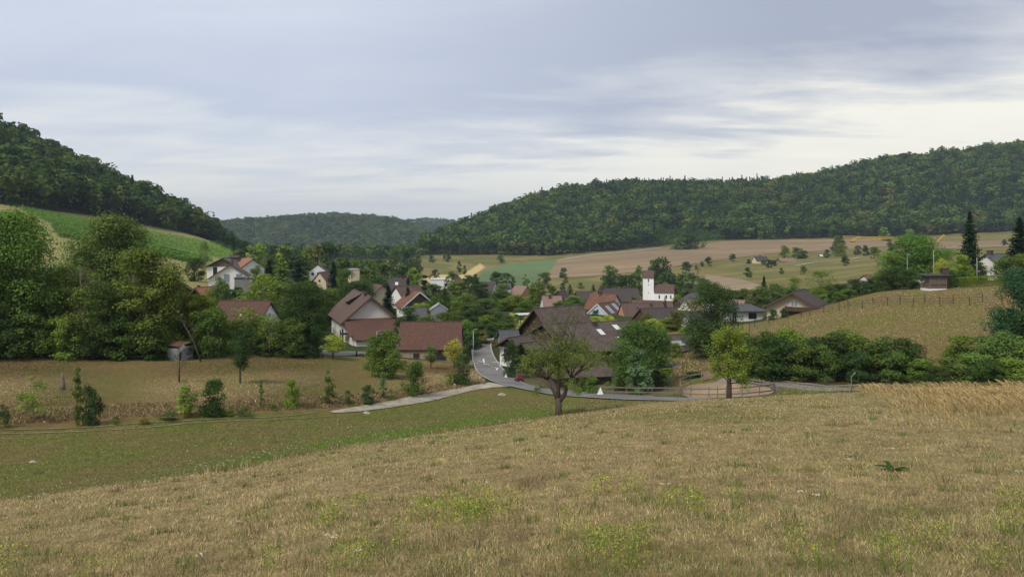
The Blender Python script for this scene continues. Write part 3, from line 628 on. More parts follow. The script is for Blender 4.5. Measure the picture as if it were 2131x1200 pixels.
# farmhouse with its red lean-to
fh, hr, he = gable('farmhouse', 'large white farmhouse with brown tiled roof, shed dormer and blank plastered gable', 'farmhouse', 773, 619, 135, 22, 9.2, 18.5, 3.9, W_OFF, R_BROWN, 0.9, 0.9, asym=0.6,
    dormers=[('l', 8.2, 12.2, 2.6, 0.75, R_BROWN)], chims=[(-0.3, 4.2, .7, 0.5), (0.4, 9.5, .7, 0.5)], trim=P_BFRAME,
    wins=[('l', 13.6, -1.9, .8, 1.1), ('l', 15.4, -1.9, .8, 1.1), ('l', 10.5, -4.4, .9, 1.2), ('l', 8.0, -4.4, .9, 1.2), ('l', 13.4, -4.4, .9, 1.2), ('l', 15.6, -4.4, .9, 1.2), ('l', 5.2, -4.6, 1.0, 2.0, dict(frame=P_BFRAME)), ('l', 2.6, -4.7, 1.5, 2.6, dict(frame=P_BFRAME))])
mb = MB(); mb.poly([(-4.2, -4.6, -2), (4.9, -4.6, -2), (4.9, 0.85, -2), (-4.2, 0.85, -2), (-4.2, -4.6, 2.25), (4.9, -4.6, 2.25), (4.9, 0.85, he-.35), (-4.2, 0.85, he-.35)], [(0, 1, 5, 4), (1, 2, 6, 5), (3, 0, 4, 7), (4, 5, 6, 7), (2, 3, 7, 6)]); mb.box(-3.9, -0.6, -6.0, -4.62, -2, 1.7)
mb.build('annex_wall', W_OFF, fh)
mb = MB(); slab(mb, (-4.9, 0.8, he-.1), (5.3, 0.8, he-.1), (5.3, -5.0, 2.2), (-4.9, -5.0, 2.2), 0.15); slab(mb, (-4.2, -4.6, 2.5), (-0.4, -4.6, 2.5), (-0.3, -6.4, 1.65), (-4.2, -6.4, 1.65), 0.14)
mb.build('annex_roof', R_RED, fh)
mb = MB(); mb.box(-5.6, -4.4, -1.6, -1.2, 2.15, 2.3); mb.box(-5.6, -5.45, -1.6, -1.45, -1, 2.15); mb.box(-5.6, -4.4, -1.6, 0.6, 2.15, 2.3); mb.build('porch', P_DARKM, fh)
mb = MB(); mb.bar((-8.5, 16, 0), (-8.2, 1.5, 0), 0.25, 1.9); tw = mb.build('terrace_wall', W_CONC, fh); 
# red barn by the road
gable('barn', 'long low barn with steep reddish-brown tiled roof and rubble stone wall beside the road', 'barn', 834, 671.5, 120.5, -89, 9.4, 10.0, 3.5, W_STONE, R_RED, 0.3, 0.15,
    wins=[('r', 2.9, -1.45, .8, .7, dict(frame=P_BFRAME)), ('r', 6.6, -1.9, 1.8, 1.5, dict(frame=P_BFRAME)), ('r', 8.6, -1.5, .5, .6, dict(frame=P_BFRAME))], trim=P_BFRAME)
# timber farm
tb, hr, he = gable('timber_barn', 'big old timber barn with weathered brown roof and dark boarded gable', 'barn', 1111, 643, 128, -58, 10.4, 10.2, 4.2, W_WOOD, R_OLD, 0.9, 0.9, al=1.6, trim=P_BFRAME, wins=[('f', 0.5, -0.2, 1.2, 1.0, dict(frame=P_BFRAME))])
gable('stable', 'wide stable with low pitched dark roof and two pale skylights', 'stable', 1128, 677, 117, -70, 17, 15.5, 2.9, W_WOOD, R_OLD, 0.7, 0.6, chims=[(1.2, 8.6, .7, 0.7)], skys=[('r', 8.2, 9.0, 2.6, 4.4, P_SKY), ('r', 11.6, 12.5, 1.4, 3.0, P_SKY), ('r', 10.2, 12.8, 5.3, 5.6, P_SKY)])
gable('stable', 'front stable wing with low brown roof behind the old fruit tree', 'stable', 1132, 739, 101, -80, 9, 8.6, 1.9, W_BOARD, R_OLD, 0.8, 0.5, hip=1.2, wins=[('r', 2.0, -1.5, 1.2, 1.0), ('r', 5.0, -1.5, 1.6, 1.2, dict(frame=P_BFRAME))])
gable('shed', 'small slate roofed shed beside the village street', 'shed', 1037, 689, 129, -78, 4.0, 3.6, 1.3, W_GREYWOOD, R_SLATE, 0.3, 0.3)
gable('workshop', 'low farm workshop with white wall and brown gable roof at the road junction', 'workshop', 1055, 705, 112.5, -42, 5.2, 6.0, 1.4, W_WHITE, R_OLD, 0.6, 1.2, top_wall=W_WOOD, wins=[('f', -1.0, -1.9, 1.2, 1.4, dict(frame=P_BFRAME))])
cp, hr, he = gable('open_barn', 'open fronted hay barn with brown sagging roof behind the metal gate', 'barn', 1084, 716, 105.5, -52, 7.6, 6.6, 1.9, W_BLACK, R_OLD, 0.9, 1.4, wins=[('r', 1.4, -1.9, 1.4, 1.7, dict(frame=P_BFRAME)), ('r', 3.8, -1.9, 1.4, 1.7, dict(frame=P_BFRAME))])  # near-black walls stand in for the shaded inside of the open front
gable('shed', 'dark wooden shed with low brown roof below the tall ash tree', 'shed', 1374, 701, 113, -62, 6.5, 5.2, 1.5, W_WOOD, R_OLD, 0.7, 0.3, skys=[('r', 0.6, 2.6, 1.6, 2.8, P_METAL)])
mb = MB(); x, y = at(1094, 165); g = H(x, y); cr_ = empty('carport', (x, y, g), 'white flat roofed carport in the meadow beyond the timber barn', 'carport', rz=0.3)
for a, b in ((-1.6, -1.2), (1.6, -1.2), (-1.6, 1.2), (1.6, 1.2)): MB().box(a-.06, a+.06, b-.06, b+.06, -.5, 2.1).build('post', P_DARKM, cr_)
MB().box(-2.0, 2.0, -1.6, 1.6, 2.1, 2.25).build('roof', P_SKY, cr_)
# right hand village
gable('house', 'pale blue gabled house with brown roof and large skylights', 'house', 1243, 633, 190, -36, 8.0, 9.5, 3.4, W_BLUE, R_BROWN, 0.3, 0.2, skys=[('r', 2.2, 4.0, 0.9, 3.0, P_METAL), ('r', 6.2, 8.0, 0.6, 2.6, P_METAL)], wins=[('f', 0, 1.6, .5, .5), ('r', 2.0, -1.9, 2.8, 1.6, sh), ('r', 6.0, -1.9, 2.2, 1.6)], trim=P_WFRAME)
gable('house', 'old house with mottled rust red roof and cream gable behind the blue house', 'house', 1284, 613.5, 212, 58, 9.5, 8.2, 3.8, W_OFF, R_RUST, 0.5, 0.3, wins=[('f', -1.2, .6, .7, .9), ('f', 1.0, .6, .7, .9)], chims=[(-0.5, 5, 1.2, .7)])
gable('farmhouse', 'broad dark roofed farmhouse left of the church tower', 'farmhouse', 1247, 600.5, 255, -84, 12, 13.5, 3.8, W_OFF, R_DARK, 0.6, 0.3, chims=[(0.5, 0.6, 1.2, .8)])
gable('house', 'brown roofed house with orange front wall', 'house', 1292, 632, 186, -84, 9, 10.8, 3.6, W_ORA, R_BROWN, 0.5, 0.2, wins=[('r', 1.2, -1.5, 1.3, 1.0, sh), ('r', 3.2, -1.5, 1.3, 1.0)], skys=[('r', 3.5, 4.3, 1.2, 1.8, P_DARKM)], chims=[(1.0, 7.5, .8, .4)])
gable('barn', 'low dark brown roof in front of the orange walled house', 'barn', 1332, 643, 170, -76, 10, 9.0, 3.0, W_WOOD, R_DARK, 0.6, 0.3)
gable('house', 'long brown roof with rooflights and white gable below the church', 'house', 1401, 628, 222, 66, 8.6, 12.5, 3.8, W_WHITE, R_BROWN, 0.5, 0.2, wins=[('f', 0, .9, .5, .7), ('f', 0.2, -1.6, .7, .9)], skys=[('l', 4, 4.7, 1, 1.8, P_SKY), ('l', 6, 6.7, 1, 1.8, P_SKY), ('l', 9, 9.7, 2, 2.8, P_SKY)])
gable('house', 'small cream gable with brown roof at the end of the orange house', 'house', 1379, 632, 188, 74, 7, 5.0, 3.4, W_CREAM, R_BROWN, 0.4, 0.1, wins=[('f', 0, .3, .8, .9)])
gable('open_shed', 'dark open shed right of the white gable below the church', 'shed', 1408, 624, 228, -80, 6, 4, 1.0, W_WOOD, R_DARK, 0.6, 0.2)
gable('house', 'grey slate hipped roof with white chimney right of the church', 'house', 1428, 609, 250, -80, 9, 8, 2.6, W_OFF, R_SLATE, 0.4, 0.2, hip=1.5, chims=[(0.2, 1.5, 1.2, .7)])
gable('house', 'faded pink roofed house just left of the tall ash crown', 'house', 1424, 624, 205, -70, 8, 5, 3.0, W_OFF, R_PINK, 0.4, 0.2)
gable('house', 'pink gabled roof peeping out right of the tall ash crown', 'house', 1552, 626, 215, 40, 7, 6, 3.0, W_OFF, R_PINK, 0.4, 0.2)
gable('bungalow', 'white bungalow with flat hipped grey roof and one wide dark window', 'bungalow', 1478, 634, 163, -86, 7.2, 11.4, 0.9, W_WHITE, R_SLATE, 0.9, 0.9, hip=2.6, wins=[('r', 7.2, -1.75, 1.6, 1.1, dict(frame=P_DARKM)), ('r', 5.0, -2.0, .25, 1.0), ('r', 3.2, -2.4, .9, 2.0)])
gable('house', 'white walls glimpsed through the lower left of the ash crown', 'house', 1425, 655, 150, -86, 7, 6.5, 1.6, W_WHITE, R_SLATE, 0.4, 0.3, wins=[('r', 1.5, -1.6, 1.0, 1.0)])
ah, hr, he = gable('house', 'cream chalet style house with sweeping dark brown roof and brown balcony', 'house', 1648, 610, 150, -33, 10.6, 10.5, 2.9, W_CREAM, R_DARK, 0.9, 1.3, asym=0.6, trim=P_BFRAME, wins=[('f', 0.2, 0.15, 1.25, 1.1, sh), ('f', -1.2, -2.3, 2.0, 1.5, dict(frame=P_BFRAME)), ('f', 3.2, -2.3, 1.6, 1.2, sh)])
mb = MB(); mb.box(-1.4, 5.6, -.2, 1.28, he-.75, he-.6); mb.box(-1.4, 5.6, -.2, -.1, he-.6, he+.2); mb.box(-1.4, -1.3, -.1, 1.28, he-.6, he+.2); mb.build('balcony', W_WOOD, ah)
mb = MB(); mb.box(-1.3, 5.6, 1.22, 1.29, he-2.8, he-.75); mb.build('lower_front_panel', W_WOOD, ah)  # flat dark timber panel just in front of the wall, below the balcony
# church
x, y = at(1349, 410); g = H(x, y); ch = empty('church', (x, y, g), 'white village church with square saddle roofed tower and small nave', 'church', rz=R(-8)); zt = zrow(562.5, 410)-g
tw_ = 5.7; mb = MB(); mb.box(-tw_/2, tw_/2, -tw_/2, tw_/2, -4, zt-3.9); mb.build('tower', W_CHURCH, ch)
mb = MB(); slab(mb, (-3.05, 0, zt), (3.05, 0, zt), (3.05, -3.2, zt-4.1), (-3.05, -3.2, zt-4.1), .15); slab(mb, (-3.05, 0, zt), (3.05, 0, zt), (3.05, 3.2, zt-4.1), (-3.05, 3.2, zt-4.1), .15)
mb.poly([(-2.84, -2.84, zt-3.9), (-2.84, 2.84, zt-3.9), (-2.84, 0, zt-.1)], [(0, 1, 2)]); mb.poly([(2.84, -2.84, zt-3.9), (2.84, 2.84, zt-3.9), (2.84, 0, zt-.1)], [(2, 1, 0)]); mb.build('tower_roof', R_BROWN, ch)
for z0, h_, w_ in ((zt-6.3, 1.7, .55), (zt-8.1, .8, .3), (zt-12.6, .7, .3)): MB().box(-w_/2, w_/2, -tw_/2-.05, -tw_/2+.05, z0, z0+h_).build('window', P_GLASS, ch)
nz = zrow(592, 408)-g; mb = MB(); mb.poly([(2.86, -3.6, -4), (13.6, -3.6, -4), (13.6, 4.4, -4), (2.86, 4.4, -4), (2.86, -3.6, nz-4.1), (13.6, -3.6, nz-4.1), (13.6, 4.4, nz-4.1), (2.86, 4.4, nz-4.1), (2.86, .4, nz-.1), (13.6, .4, nz-.1)], [(0, 1, 5, 4), (2, 3, 7, 6), (1, 2, 6, 9, 5), (3, 0, 4, 8, 7)]); mb.build('nave_wall', W_CHURCH, ch)
mb = MB(); slab(mb, (2.87, .4, nz), (14, .4, nz), (14, -4.0, nz-4.4), (2.87, -4.0, nz-4.4), .15); slab(mb, (2.87, .4, nz), (14, .4, nz), (14, 4.8, nz-4.4), (2.87, 4.8, nz-4.4), .15); mb.build('nave_roof', R_BROWN, ch)
for u in (5.8, 9.6, 12.0): MB().box(u-.35, u+.35, -3.66, -3.55, nz-7.6, nz-5.6).build('window', P_GLASS, ch)
# left hand village
gable('house', 'white house with pale metal roof and brown panelled gable at the foot of the vineyard', 'house', 462, 538, 226, 8, 9.2, 7, 2.4, W_WHITE, R_SLATE, 0.5, 0.8, wins=[('f', -2.2, -2.6, 1.2, 2.4), ('f', 2.2, -1.0, 1.2, .9)], top_wall=W_BOARD)
gable('house', 'white gabled house with balcony and dark red roof edges', 'house', 479, 551, 190, 17, 10.4, 9, 3.5, W_WHITE, R_BROWN, 0.6, 0.5, trim=P_BFRAME, wins=[('f', -.9, -.9, 1.4, 2.0, sh), ('f', 2.1, -.9, 1.4, 2.0, sh)], chims=[(.4, 2.0, 1.2, .5)])
gable('house', 'white house with orange tiled gable roof above the balcony house', 'house', 527, 539, 228, 38, 7.4, 8, 2.6, W_WHITE, R_RED2, 0.6, 0.6, trim=P_BFRAME, wins=[('f', 0, -1.6, 1.2, 1.2)])
gable('garden_pavilion', 'small brown roofed box standing on the ridge between the white and the orange roofed house', 'pavilion', 478, 532, 236, -85, 3, 3.2, .5, W_BOARD, R_DARK, 0.3, 0.1)
x, y = at(509, 182); g = H(x, y); gr_ = empty('garage', (x, y, g), 'plain grey flat roofed garage below the balcony house', 'garage', rz=R(12)); zz0 = zrow(578, 182)-g; MB().box(-2, 2, -2.5, 2.5, -2, zz0).build('wall', W_CONC, gr_); MB().box(-2.15, 2.15, -2.65, 2.65, zz0, zz0+.2).build('roof', P_DARKM, gr_)
gable('chalet', 'dark timber chalet with orange tiled roof and white balcony rail', 'chalet', 406, 600, 134, -28, 4.6, 4.2, 1.9, W_WOOD, R_RED2, 0.9, 1.0, trim=P_BFRAME, chims=[(-.8, 1.4, 1.0, .35), (-1.3, 2.4, 1.0, .35)], wins=[('f', 0.6, -1.6, 1.2, 1.1, dict(frame=P_WFRAME))])
gable('chalet', 'old brown roofed timber building left of the dark chalet', 'chalet', 385, 593, 142, 30, 5.5, 6, 1.8, W_WOOD, R_DARK, 0.6, 0.5)
gable('house', 'long house with plain dark red roof among the trees, white right gable', 'house', 564, 628, 124, 84, 8.6, 9.0, 3.3, W_WHITE, R_RED, 0.5, 0.3, wins=[('f', -1.0, -1.4, .9, 1.1), ('f', 0, .6, .7, .8)], skys=[('l', 3.8, 4.1, 2.6, 3.2, P_SKY)], trim=P_BFRAME)
gable('house', 'small white house with three windows among the trees behind the farmhouse', 'house', 661, 551, 300, 10, 7.0, 7, 2.7, W_WHITE, R_SLATE, 0.3, 0.2, wins=[('f', -2, -1.6, 1, 1.2), ('f', 0, -1.2, .6, .8), ('f', 2, -1.2, 1.1, .9)])
gable('house', 'small orange brown gable just below the three windowed white house', 'house', 664, 567, 268, -20, 5.5, 6, 3.0, W_CREAM, R_BROWN, 0.3, 0.3, wins=[('f', 0, -.4, .8, .8)])
x, y = at(736, 262); g = H(x, y); cb_ = empty('apartment_block', (x, y, g), 'tall narrow cream building half hidden behind the conifers', 'building', rz=R(20)); zz0 = zrow(561, 262)-g; MB().box(-1.6, 1.6, -3, 3, -2, zz0).build('wall', W_CREAM, cb_); MB().box(-1.7, 1.7, -3.1, 3.1, zz0, zz0+.3).build('roof', P_METAL, cb_)
gable('house', 'dark roofed house with small rooflight behind the slim dark conifer', 'house', 809, 578, 245, -84, 8, 6.2, 3.4, W_OFF, R_DARK, .4, .2, skys=[('r', 2.2, 3.2, 1.8, 2.8, P_SKY)], chims=[(.3, 4.5, .8, .4)])
gable('house', 'brown roofed house with white gable triangle behind the farmhouse', 'house', 822, 597, 205, -50, 9, 8, 3.6, W_WHITE, R_BROWN, .6, .4)
gable('house', 'brown roofed house at the right elbow of the farmhouse conifers', 'house', 797, 594, 215, 35, 8, 6, 3.2, W_CREAM, R_BROWN, .6, .4)
gable('house', 'orange brown roofed house with dark boarded gable and white soffit', 'house', 874, 608, 176, 24, 7.8, 7.5, 3.2, W_WHITE, R_RUST, .6, .9, trim=P_WFRAME, top_wall=W_BOARD)
gable('shed', 'low blue grey slate roof in the bushes behind the red barn', 'shed', 862, 642, 152, -85, 4.5, 2.6, 1.6, W_OFF, R_SLATE, .3, .2)
gable('greenhouse', 'small glass gabled greenhouse in the bushes behind the red barn', 'greenhouse', 914, 634, 158, 10, 3.4, 3, 1.1, P_METAL, P_METAL, .2, .1)
x, y = at(911, 330); g = H(x, y); fb_ = empty('hall', (x, y, g), 'white flat roofed hall seen over the village trees', 'hall', rz=R(3)); zz0 = zrow(581, 330)-g; MB().box(-3, 3, -4, 4, -2, zz0).build('wall', W_WHITE, fb_); MB().box(-3.2, 3.2, -4.2, 4.2, zz0, zz0+.35).build('roof', P_SKY, fb_)
gable('house', 'small house with dark red gable roof right of the white hall', 'house', 935, 574, 345, -25, 6.5, 8, 3.0, W_WHITE, R_BROWN, .5, .3, wins=[('f', 0, -1, .9, .9)])
gable('farmhouse', 'long brown roof with white right gable in front of the green crop field', 'farmhouse', 1033, 588, 300, 66, 8, 10, 3.2, W_WHITE, R_DARK, .7, .4, wins=[('f', 0, .4, .9, .9)])
gable('house', 'grey slate roof adjoining the long brown roofed farmhouse', 'house', 1036, 590, 315, -84, 7, 5.5, 2.0, W_OFF, R_SLATE, .3, .2)
gable('house', 'pinkish gabled house right of the long brown farmhouse', 'house', 1098, 596, 270, 50, 6.5, 6, 2.8, W_ORA, R_PINK, .4, .3)
gable('house', 'cream gabled house tucked behind the pinkish gabled house', 'house', 1085, 601, 282, 20, 5, 6, 2.4, W_CREAM, R_BROWN, .4, .3)
gable('house', 'faded pink tiled roof with chimney just beyond the timber barn', 'house', 1127, 617, 206, -84, 8.5, 5.6, 2.9, W_OFF, R_PINK, .4, .2, chims=[(.8, 2.2, 1.0, .6)])
gable('shed', 'dark gabled shed right of the faded pink roof', 'shed', 1160, 607, 250, -30, 5, 6, 2.4, W_WOOD, R_DARK, .4, .3)
gable('barn', 'dark roofed barn left of the slim spruce by the rust roofed house', 'barn', 1198, 607, 285, -84, 8, 7, 2.8, W_WOOD, R_DARK, .4, .3)
# far farms
gable('house', 'tiny yellow house with dark roof out on the far slope', 'house', 1569, 534, 640, -84, 9, 11.5, 3.2, W_YEL, R_DARK, .5, .3, wins=[('r', 5, -1.9, 2.2, 1.3), ('r', 8.8, -1.6, 1, 1)], chims=[(0, 5.5, 1.0, .8)])
gable('barn', 'distant long barn with grey brown roof beside the yellow house', 'barn', 1619, 537, 640, -84, 10, 14.5, 2.4, W_BOARD, R_PINK, .6, .3, wins=[('r', 4, -2.4, 3, 1.6), ('r', 9, -2.4, 4, 1.6)])
gable('shed', 'small white roofed field shed in front of the far round tree', 'shed', 1704, 530, 690, -84, 5, 5.5, 1.2, W_WOOD, P_SKY, .5, .3)
gable('barn', 'pale roofed barn far up the valley left of the fields', 'barn', 806, 541, 610, -60, 10, 9, 3, W_CREAM, R_PINK, .5, .3)
gable('shed', 'reddish roof corner among the shrubs left of the big walnut', 'shed', 1797, 574, 190, -80, 4, 2.2, 1.0, W_OFF, R_RUST, .3, .2)
gable('house', 'slate roofed house with white chimney behind the clipped hedge', 'house', 2050, 530, 176, -62, 9, 7, 3.4, W_OFF, R_SLATE, .5, .4, chims=[(0, 2, .9, 1.0)])
# hut on the brow of the hill
x, y = at(1943, 143); g = H(x, y); hu = empty('hut', (x, y, g), 'brown boarded garden hut on a white plinth at the brow of the hill', 'hut', rz=R(4)); q = zrow(572, 143)-g; w_ = 1.75
MB().box(-w_, w_, -1.4, 1.4, -1.0, .35).build('plinth', W_WHITE, hu); MB().box(-w_+.06, w_-.06, -1.34, 1.34, .35, q-.1).build('wall', W_BOARD, hu)
mb = MB(); slab(mb, (-2.7, 1.8, q+.1), (2.7, 1.8, q+.1), (2.7, -1.8, q-.1), (-2.7, -1.8, q-.1), .12); mb.build('roof', P_DARKM, hu)
mb = MB(); mb.box(-w_+.05, w_-.05, -1.46, -1.36, 1.25, 1.35)
for u in (-w_+.05, w_-.15, 0): mb.box(u, u+.1, -1.45, -1.35, .35, q-.12)
mb.build('frame', W_LOG, hu); MB().box(2.1, 3.0, -.2, .6, 0, q+1.2).box(2.0, 3.1, -.3, .7, q+1.2, q+1.35).build('chimney', P_CHIM, hu)
# ruined shed in the wood edge
x, y = at(366, 90); g = H(x, y); ru = empty('ruined_shed', (x, y, g), 'collapsing white block shed with rusty broken roof at the wood edge', 'shed', rz=R(-14)); 
MB().box(-1.2, .25, -.08, .08, -.5, 1.45).box(-1.2, -1.05, .08, 2.2, -.5, 1.45).box(.6, .72, .2, 2.2, -.5, 1.6).build('wall', simple('white_blocks', (.33, .35, .35), (.2, .22, .21), 2, bs=.3), ru)
mb = MB(); slab(mb, (-1.35, 1.4, 2.15), (.9, 1.5, 2.0), (.7, -.1, 1.7), (-1.3, -.2, 1.8), .07); mb.build('roof', R_RUST, ru); mb = MB(); mb.bar((.35, -.3, 1.0), (1.0, .3, 1.85), .1, .5); mb.bar((.5, -.2, -.3), (.5, -.2, 1.4), .09, .09); mb.build('loose_panel', P_METAL, ru)
# ---------------------------------------------------------------- street furniture, fences, machines
def zb(x, y): return H(x, y)
def lamp(X, Yt, Yb, d, label, arm=0.35, rz=0.0, mat=P_METAL):
    x, y = px(X, Yb, *d); g = H(x, y); h = zrow(Yt, y)-g; o = empty('street_lamp', (x, y, g), label, 'street lamp', rz=rz)
    MB().tube([(0, 0, -.3), (0, 0, h*.35), (0, 0, h)], [.05, .045, .035], 8).build('pole', mat, o, True)
    MB().tube([(0, 0, h-.05), (arm*.5, 0, h+.1), (arm, 0, h+.12)], [.035, .03, .03], 6).build('arm', mat, o, True)
    MB().box(arm-.1, arm+.25, -.08, .08, h+.06, h+.13).build('lamp_head', P_METAL, o); return o
lamp(985, 686, 766, (95, 125), 'tall grey street lamp on the left kerb of the junction')
lamp(672, 706, 746, (96, 125), 'dark street lamp in front of the small yellowing tree', mat=P_DARKM)
lamp(784, 689, 727, (112, 135), 'slim street lamp in front of the red annex roof', .5)
o = empty('road_sign', (*px(974, 722, 105, 140), H(*px(974, 722, 105, 140))), 'small white road sign on a post left of the street', 'sign'); MB().tube([(0, 0, -.3), (0, 0, 1.5)], [.035, .035], 6).build('post', P_METAL, o); MB().box(-.28, .28, -.03, .03, 1.35, 1.6).build('panel', P_SIGN, o)
o = empty('bollard', (*px(742, 741, 100, 130), H(*px(742, 741, 100, 130))), 'short dark blue post at the edge of the farmhouse lane', 'bollard'); MB().tube([(0, 0, -.2), (0, 0, .75), (0, 0, .85)], [.13, .13, .06], 8).build('post', plain('dark_blue_paint', (.02, .03, .08)), o, True)
def tri(X, Y, d, label, s=.55):
    x, y = px(X, Y, *d); g = H(x, y); o = empty('warning_marker', (x, y, g), label, 'marker'); MB().poly([(-s/2, -.05, 0), (s/2, -.05, 0), (0, .22, s*1.25), (-s/2, .5, 0), (s/2, .5, 0)], [(0, 1, 2), (4, 3, 2), (0, 2, 3), (1, 4, 2), (0, 3, 4, 1)]).build('panel', P_SIGN, o)
    MB().poly([(-.05, -.03, .17), (.05, -.03, .17), (0, .03, .36)], [(0, 1, 2)]).build('symbol', P_DARKM, o) if False else None
    return o
tri(1053, 786, (85, 115), 'little white folding marker beside the metal gate', .5); tri(1250, 822, (75, 100), 'white triangular folding marker at the end of the wooden rail fence', .75)
# metal gate and red handcart
a = Vector((*px(1057, 776, 92, 120), 0)); b = Vector((*px(1076, 790, 86, 118), 0)); a.z = H(a.x, a.y); b.z = H(b.x, b.y); o = empty('metal_gate', a, 'galvanised metal field gate closing the farmyard', 'gate'); v = b-a; mb = MB()
for k in range(6): mb.tube([(0, 0, .15+k*.22), (v.x, v.y, v.z+.15+k*.22)], [.025, .025], 5)
mb.build('rail', P_METAL, o); mb = MB()
for t_ in (0, .33, .66, 1): mb.tube([(v.x*t_, v.y*t_, v.z*t_-.1), (v.x*t_, v.y*t_, v.z*t_+1.4)], [.035, .035], 6)
mb.build('upright', P_METAL, o)
x, y = px(1080, 794, 84, 118); g = H(x, y); o = empty('handcart', (x, y, g), 'small red cart parked behind the metal gate', 'cart', rz=.4); MB().box(-.42, .42, -.28, .28, .3, .6).box(-.1, .1, -.1, .1, .6, .85).build('body', P_RED, o); MB().bar((.5, 0, .5), (1.1, 0, .9), .04).build('handle', P_DARKM, o)
for sx in (-.3, .3):
    for sy in (-.4, .4):
        mb = MB(); mb.tube([(sx, sy-.04, .2), (sx, sy+.04, .2)], [.2, .2], 12); mb.build('wheel', P_DARKM, o)
x, y = px(1407, 761, 85, 125); g = H(x, y); o = MB().poly([(-.7, -.4, .02), (.7, -.4, .02), (.8, .4, .04), (-.7, .5, .03), (-.3, -.1, .3), (.35, .1, .25)], [(0, 1, 5, 4), (1, 2, 5), (2, 3, 4, 5), (3, 0, 4)]).build('tarpaulin', P_BLUE); o.location = (x, y, g); tag(o, 'crumpled blue tarpaulin on the slope below the dark shed', 'tarpaulin')
W_POST = simple('dark_post', (.09, .07, .055), (.05, .04, .03), 5, bs=.3)
def fence(name, label, pts, d, ph, rails, rmat, spacing=2.2, pw=.09, rw=.05, rh=.12, close=False, tilt=0.0, cat='fence'):
    P = [Vector((*px(X, Y, *d), 0)) if isinstance(X, (int, float)) else X for X, Y in pts]; rg = random.Random(len(label)); posts = []
    for i in range(len(P)-1):
        n = max(1, round((P[i+1]-P[i]).length/spacing)) if spacing else 1
        for k in range(n+(1 if i == len(P)-2 else 0)): q = P[i].lerp(P[i+1], k/n); posts.append(Vector((q.x, q.y, H(q.x, q.y))))
    o = empty(name, posts[0], label, cat); base = posts[0]
    for q in posts:
        l = Vector((rg.uniform(-1, 1)*tilt, rg.uniform(-1, 1)*tilt, 0)); hh = ph*rg.uniform(.92, 1.08); r = pw/2
        MB().tube([q-base-Vector((0, 0, .4)), q-base+l+Vector((0, 0, hh))], [r*1.05, r*.95], 6).build('post', rmat if rw > .02 else W_POST, o)
    for z in rails:
        mb = MB()
        for i in range(len(posts)-1):
            a = posts[i]-base+Vector((0, 0, z+rg.uniform(-.03, .03)*(rw > .02))); b = posts[i+1]-base+Vector((0, 0, z+rg.uniform(-.03, .03)*(rw > .02)))
            if rw > .02: mb.bar(a, b, rw, rh)
            else:
                m_ = (a+b)/2; m_.z -= .03; mb.tube([a, m_, b], [rw, rw, rw], 3)
        mb.build('rail' if rw > .02 else 'wire', rmat if rw > .02 else P_DARKM, o)
    return o
fence('rail_fence', 'two rail weathered wooden fence along the road right of the stable', [(1252, 821), (1330, 824), (1415, 825)], (70, 105), 1.15, (.45, .95), W_LOG, 2.0)
fence('rail_fence', 'curving wooden fence round the back left of the riding arena', [(1417, 822), (1415, 808), (1436, 799), (1460, 795), (1486, 792)], (66, 110), 1.2, (.5, 1.05), W_GREYWOOD, 2.0)
fence('rail_fence', 'dark rail fence along the front of the riding arena', [(1402, 823), (1437, 827), (1475, 828), (1512, 828), (1545, 826), (1580, 823), (1612, 818)], (60, 95), 1.1, (.35, .9), W_LOG, 2.2, tilt=.06)
fence('rail_fence', 'broken leaning timber rails at the right end of the riding arena', [(1550, 799), (1580, 803), (1604, 808), (1622, 818)], (60, 100), .8, (.3, .6), W_GREYWOOD, 1.1, tilt=.2)
fence('wire_fence', 'post and wire fence along the lane in front of the dark hedge', [(1545, 783), (1580, 788), (1626, 791), (1670, 797), (1720, 803), (1786, 800), (1850, 802)], (70, 110), 1.25, (.35, .7, 1.05), W_LOG, 0, .13, .012)
lg = MB(); pp = [Vector((*px(X, Y, 70, 110), 0)) for X, Y in [(1548, 786), (1600, 791), (1660, 799), (1720, 806), (1800, 803), (1880, 805)]]
for q in pp: q.z = H(q.x, q.y)+.12
b0 = pp[0].copy(); lg.tube([q-b0 for q in pp], [.11]*6, 7); o = lg.build('log_edging', W_LOG, smooth=True); o.location = b0; tag(o, 'line of peeled logs edging the lane below the dark hedge', 'log edging')
fence('wire_fence', 'thin lower post and wire fence crossing the brown hillside', [(1560, 690), (1600, 673), (1640, 665), (1685, 656), (1714, 650), (1746, 646), (1795, 642), (1847, 635), (1900, 640), (1956, 637), (2018, 636), (2085, 634)], (98, 147), 1.5, (.5, .9, 1.3), W_LOG, 0, .13, .018, tilt=.05)
fence('wire_fence', 'thin upper post and wire fence near the brow of the hill', [(1570, 680), (1610, 668), (1668, 658), (1765, 641), (1817, 635), (1873, 632), (1925, 631), (1984, 631), (2045, 629)], (98, 148), 1.5, (.5, .9, 1.3), W_LOG, 0, .13, .018, tilt=.05)
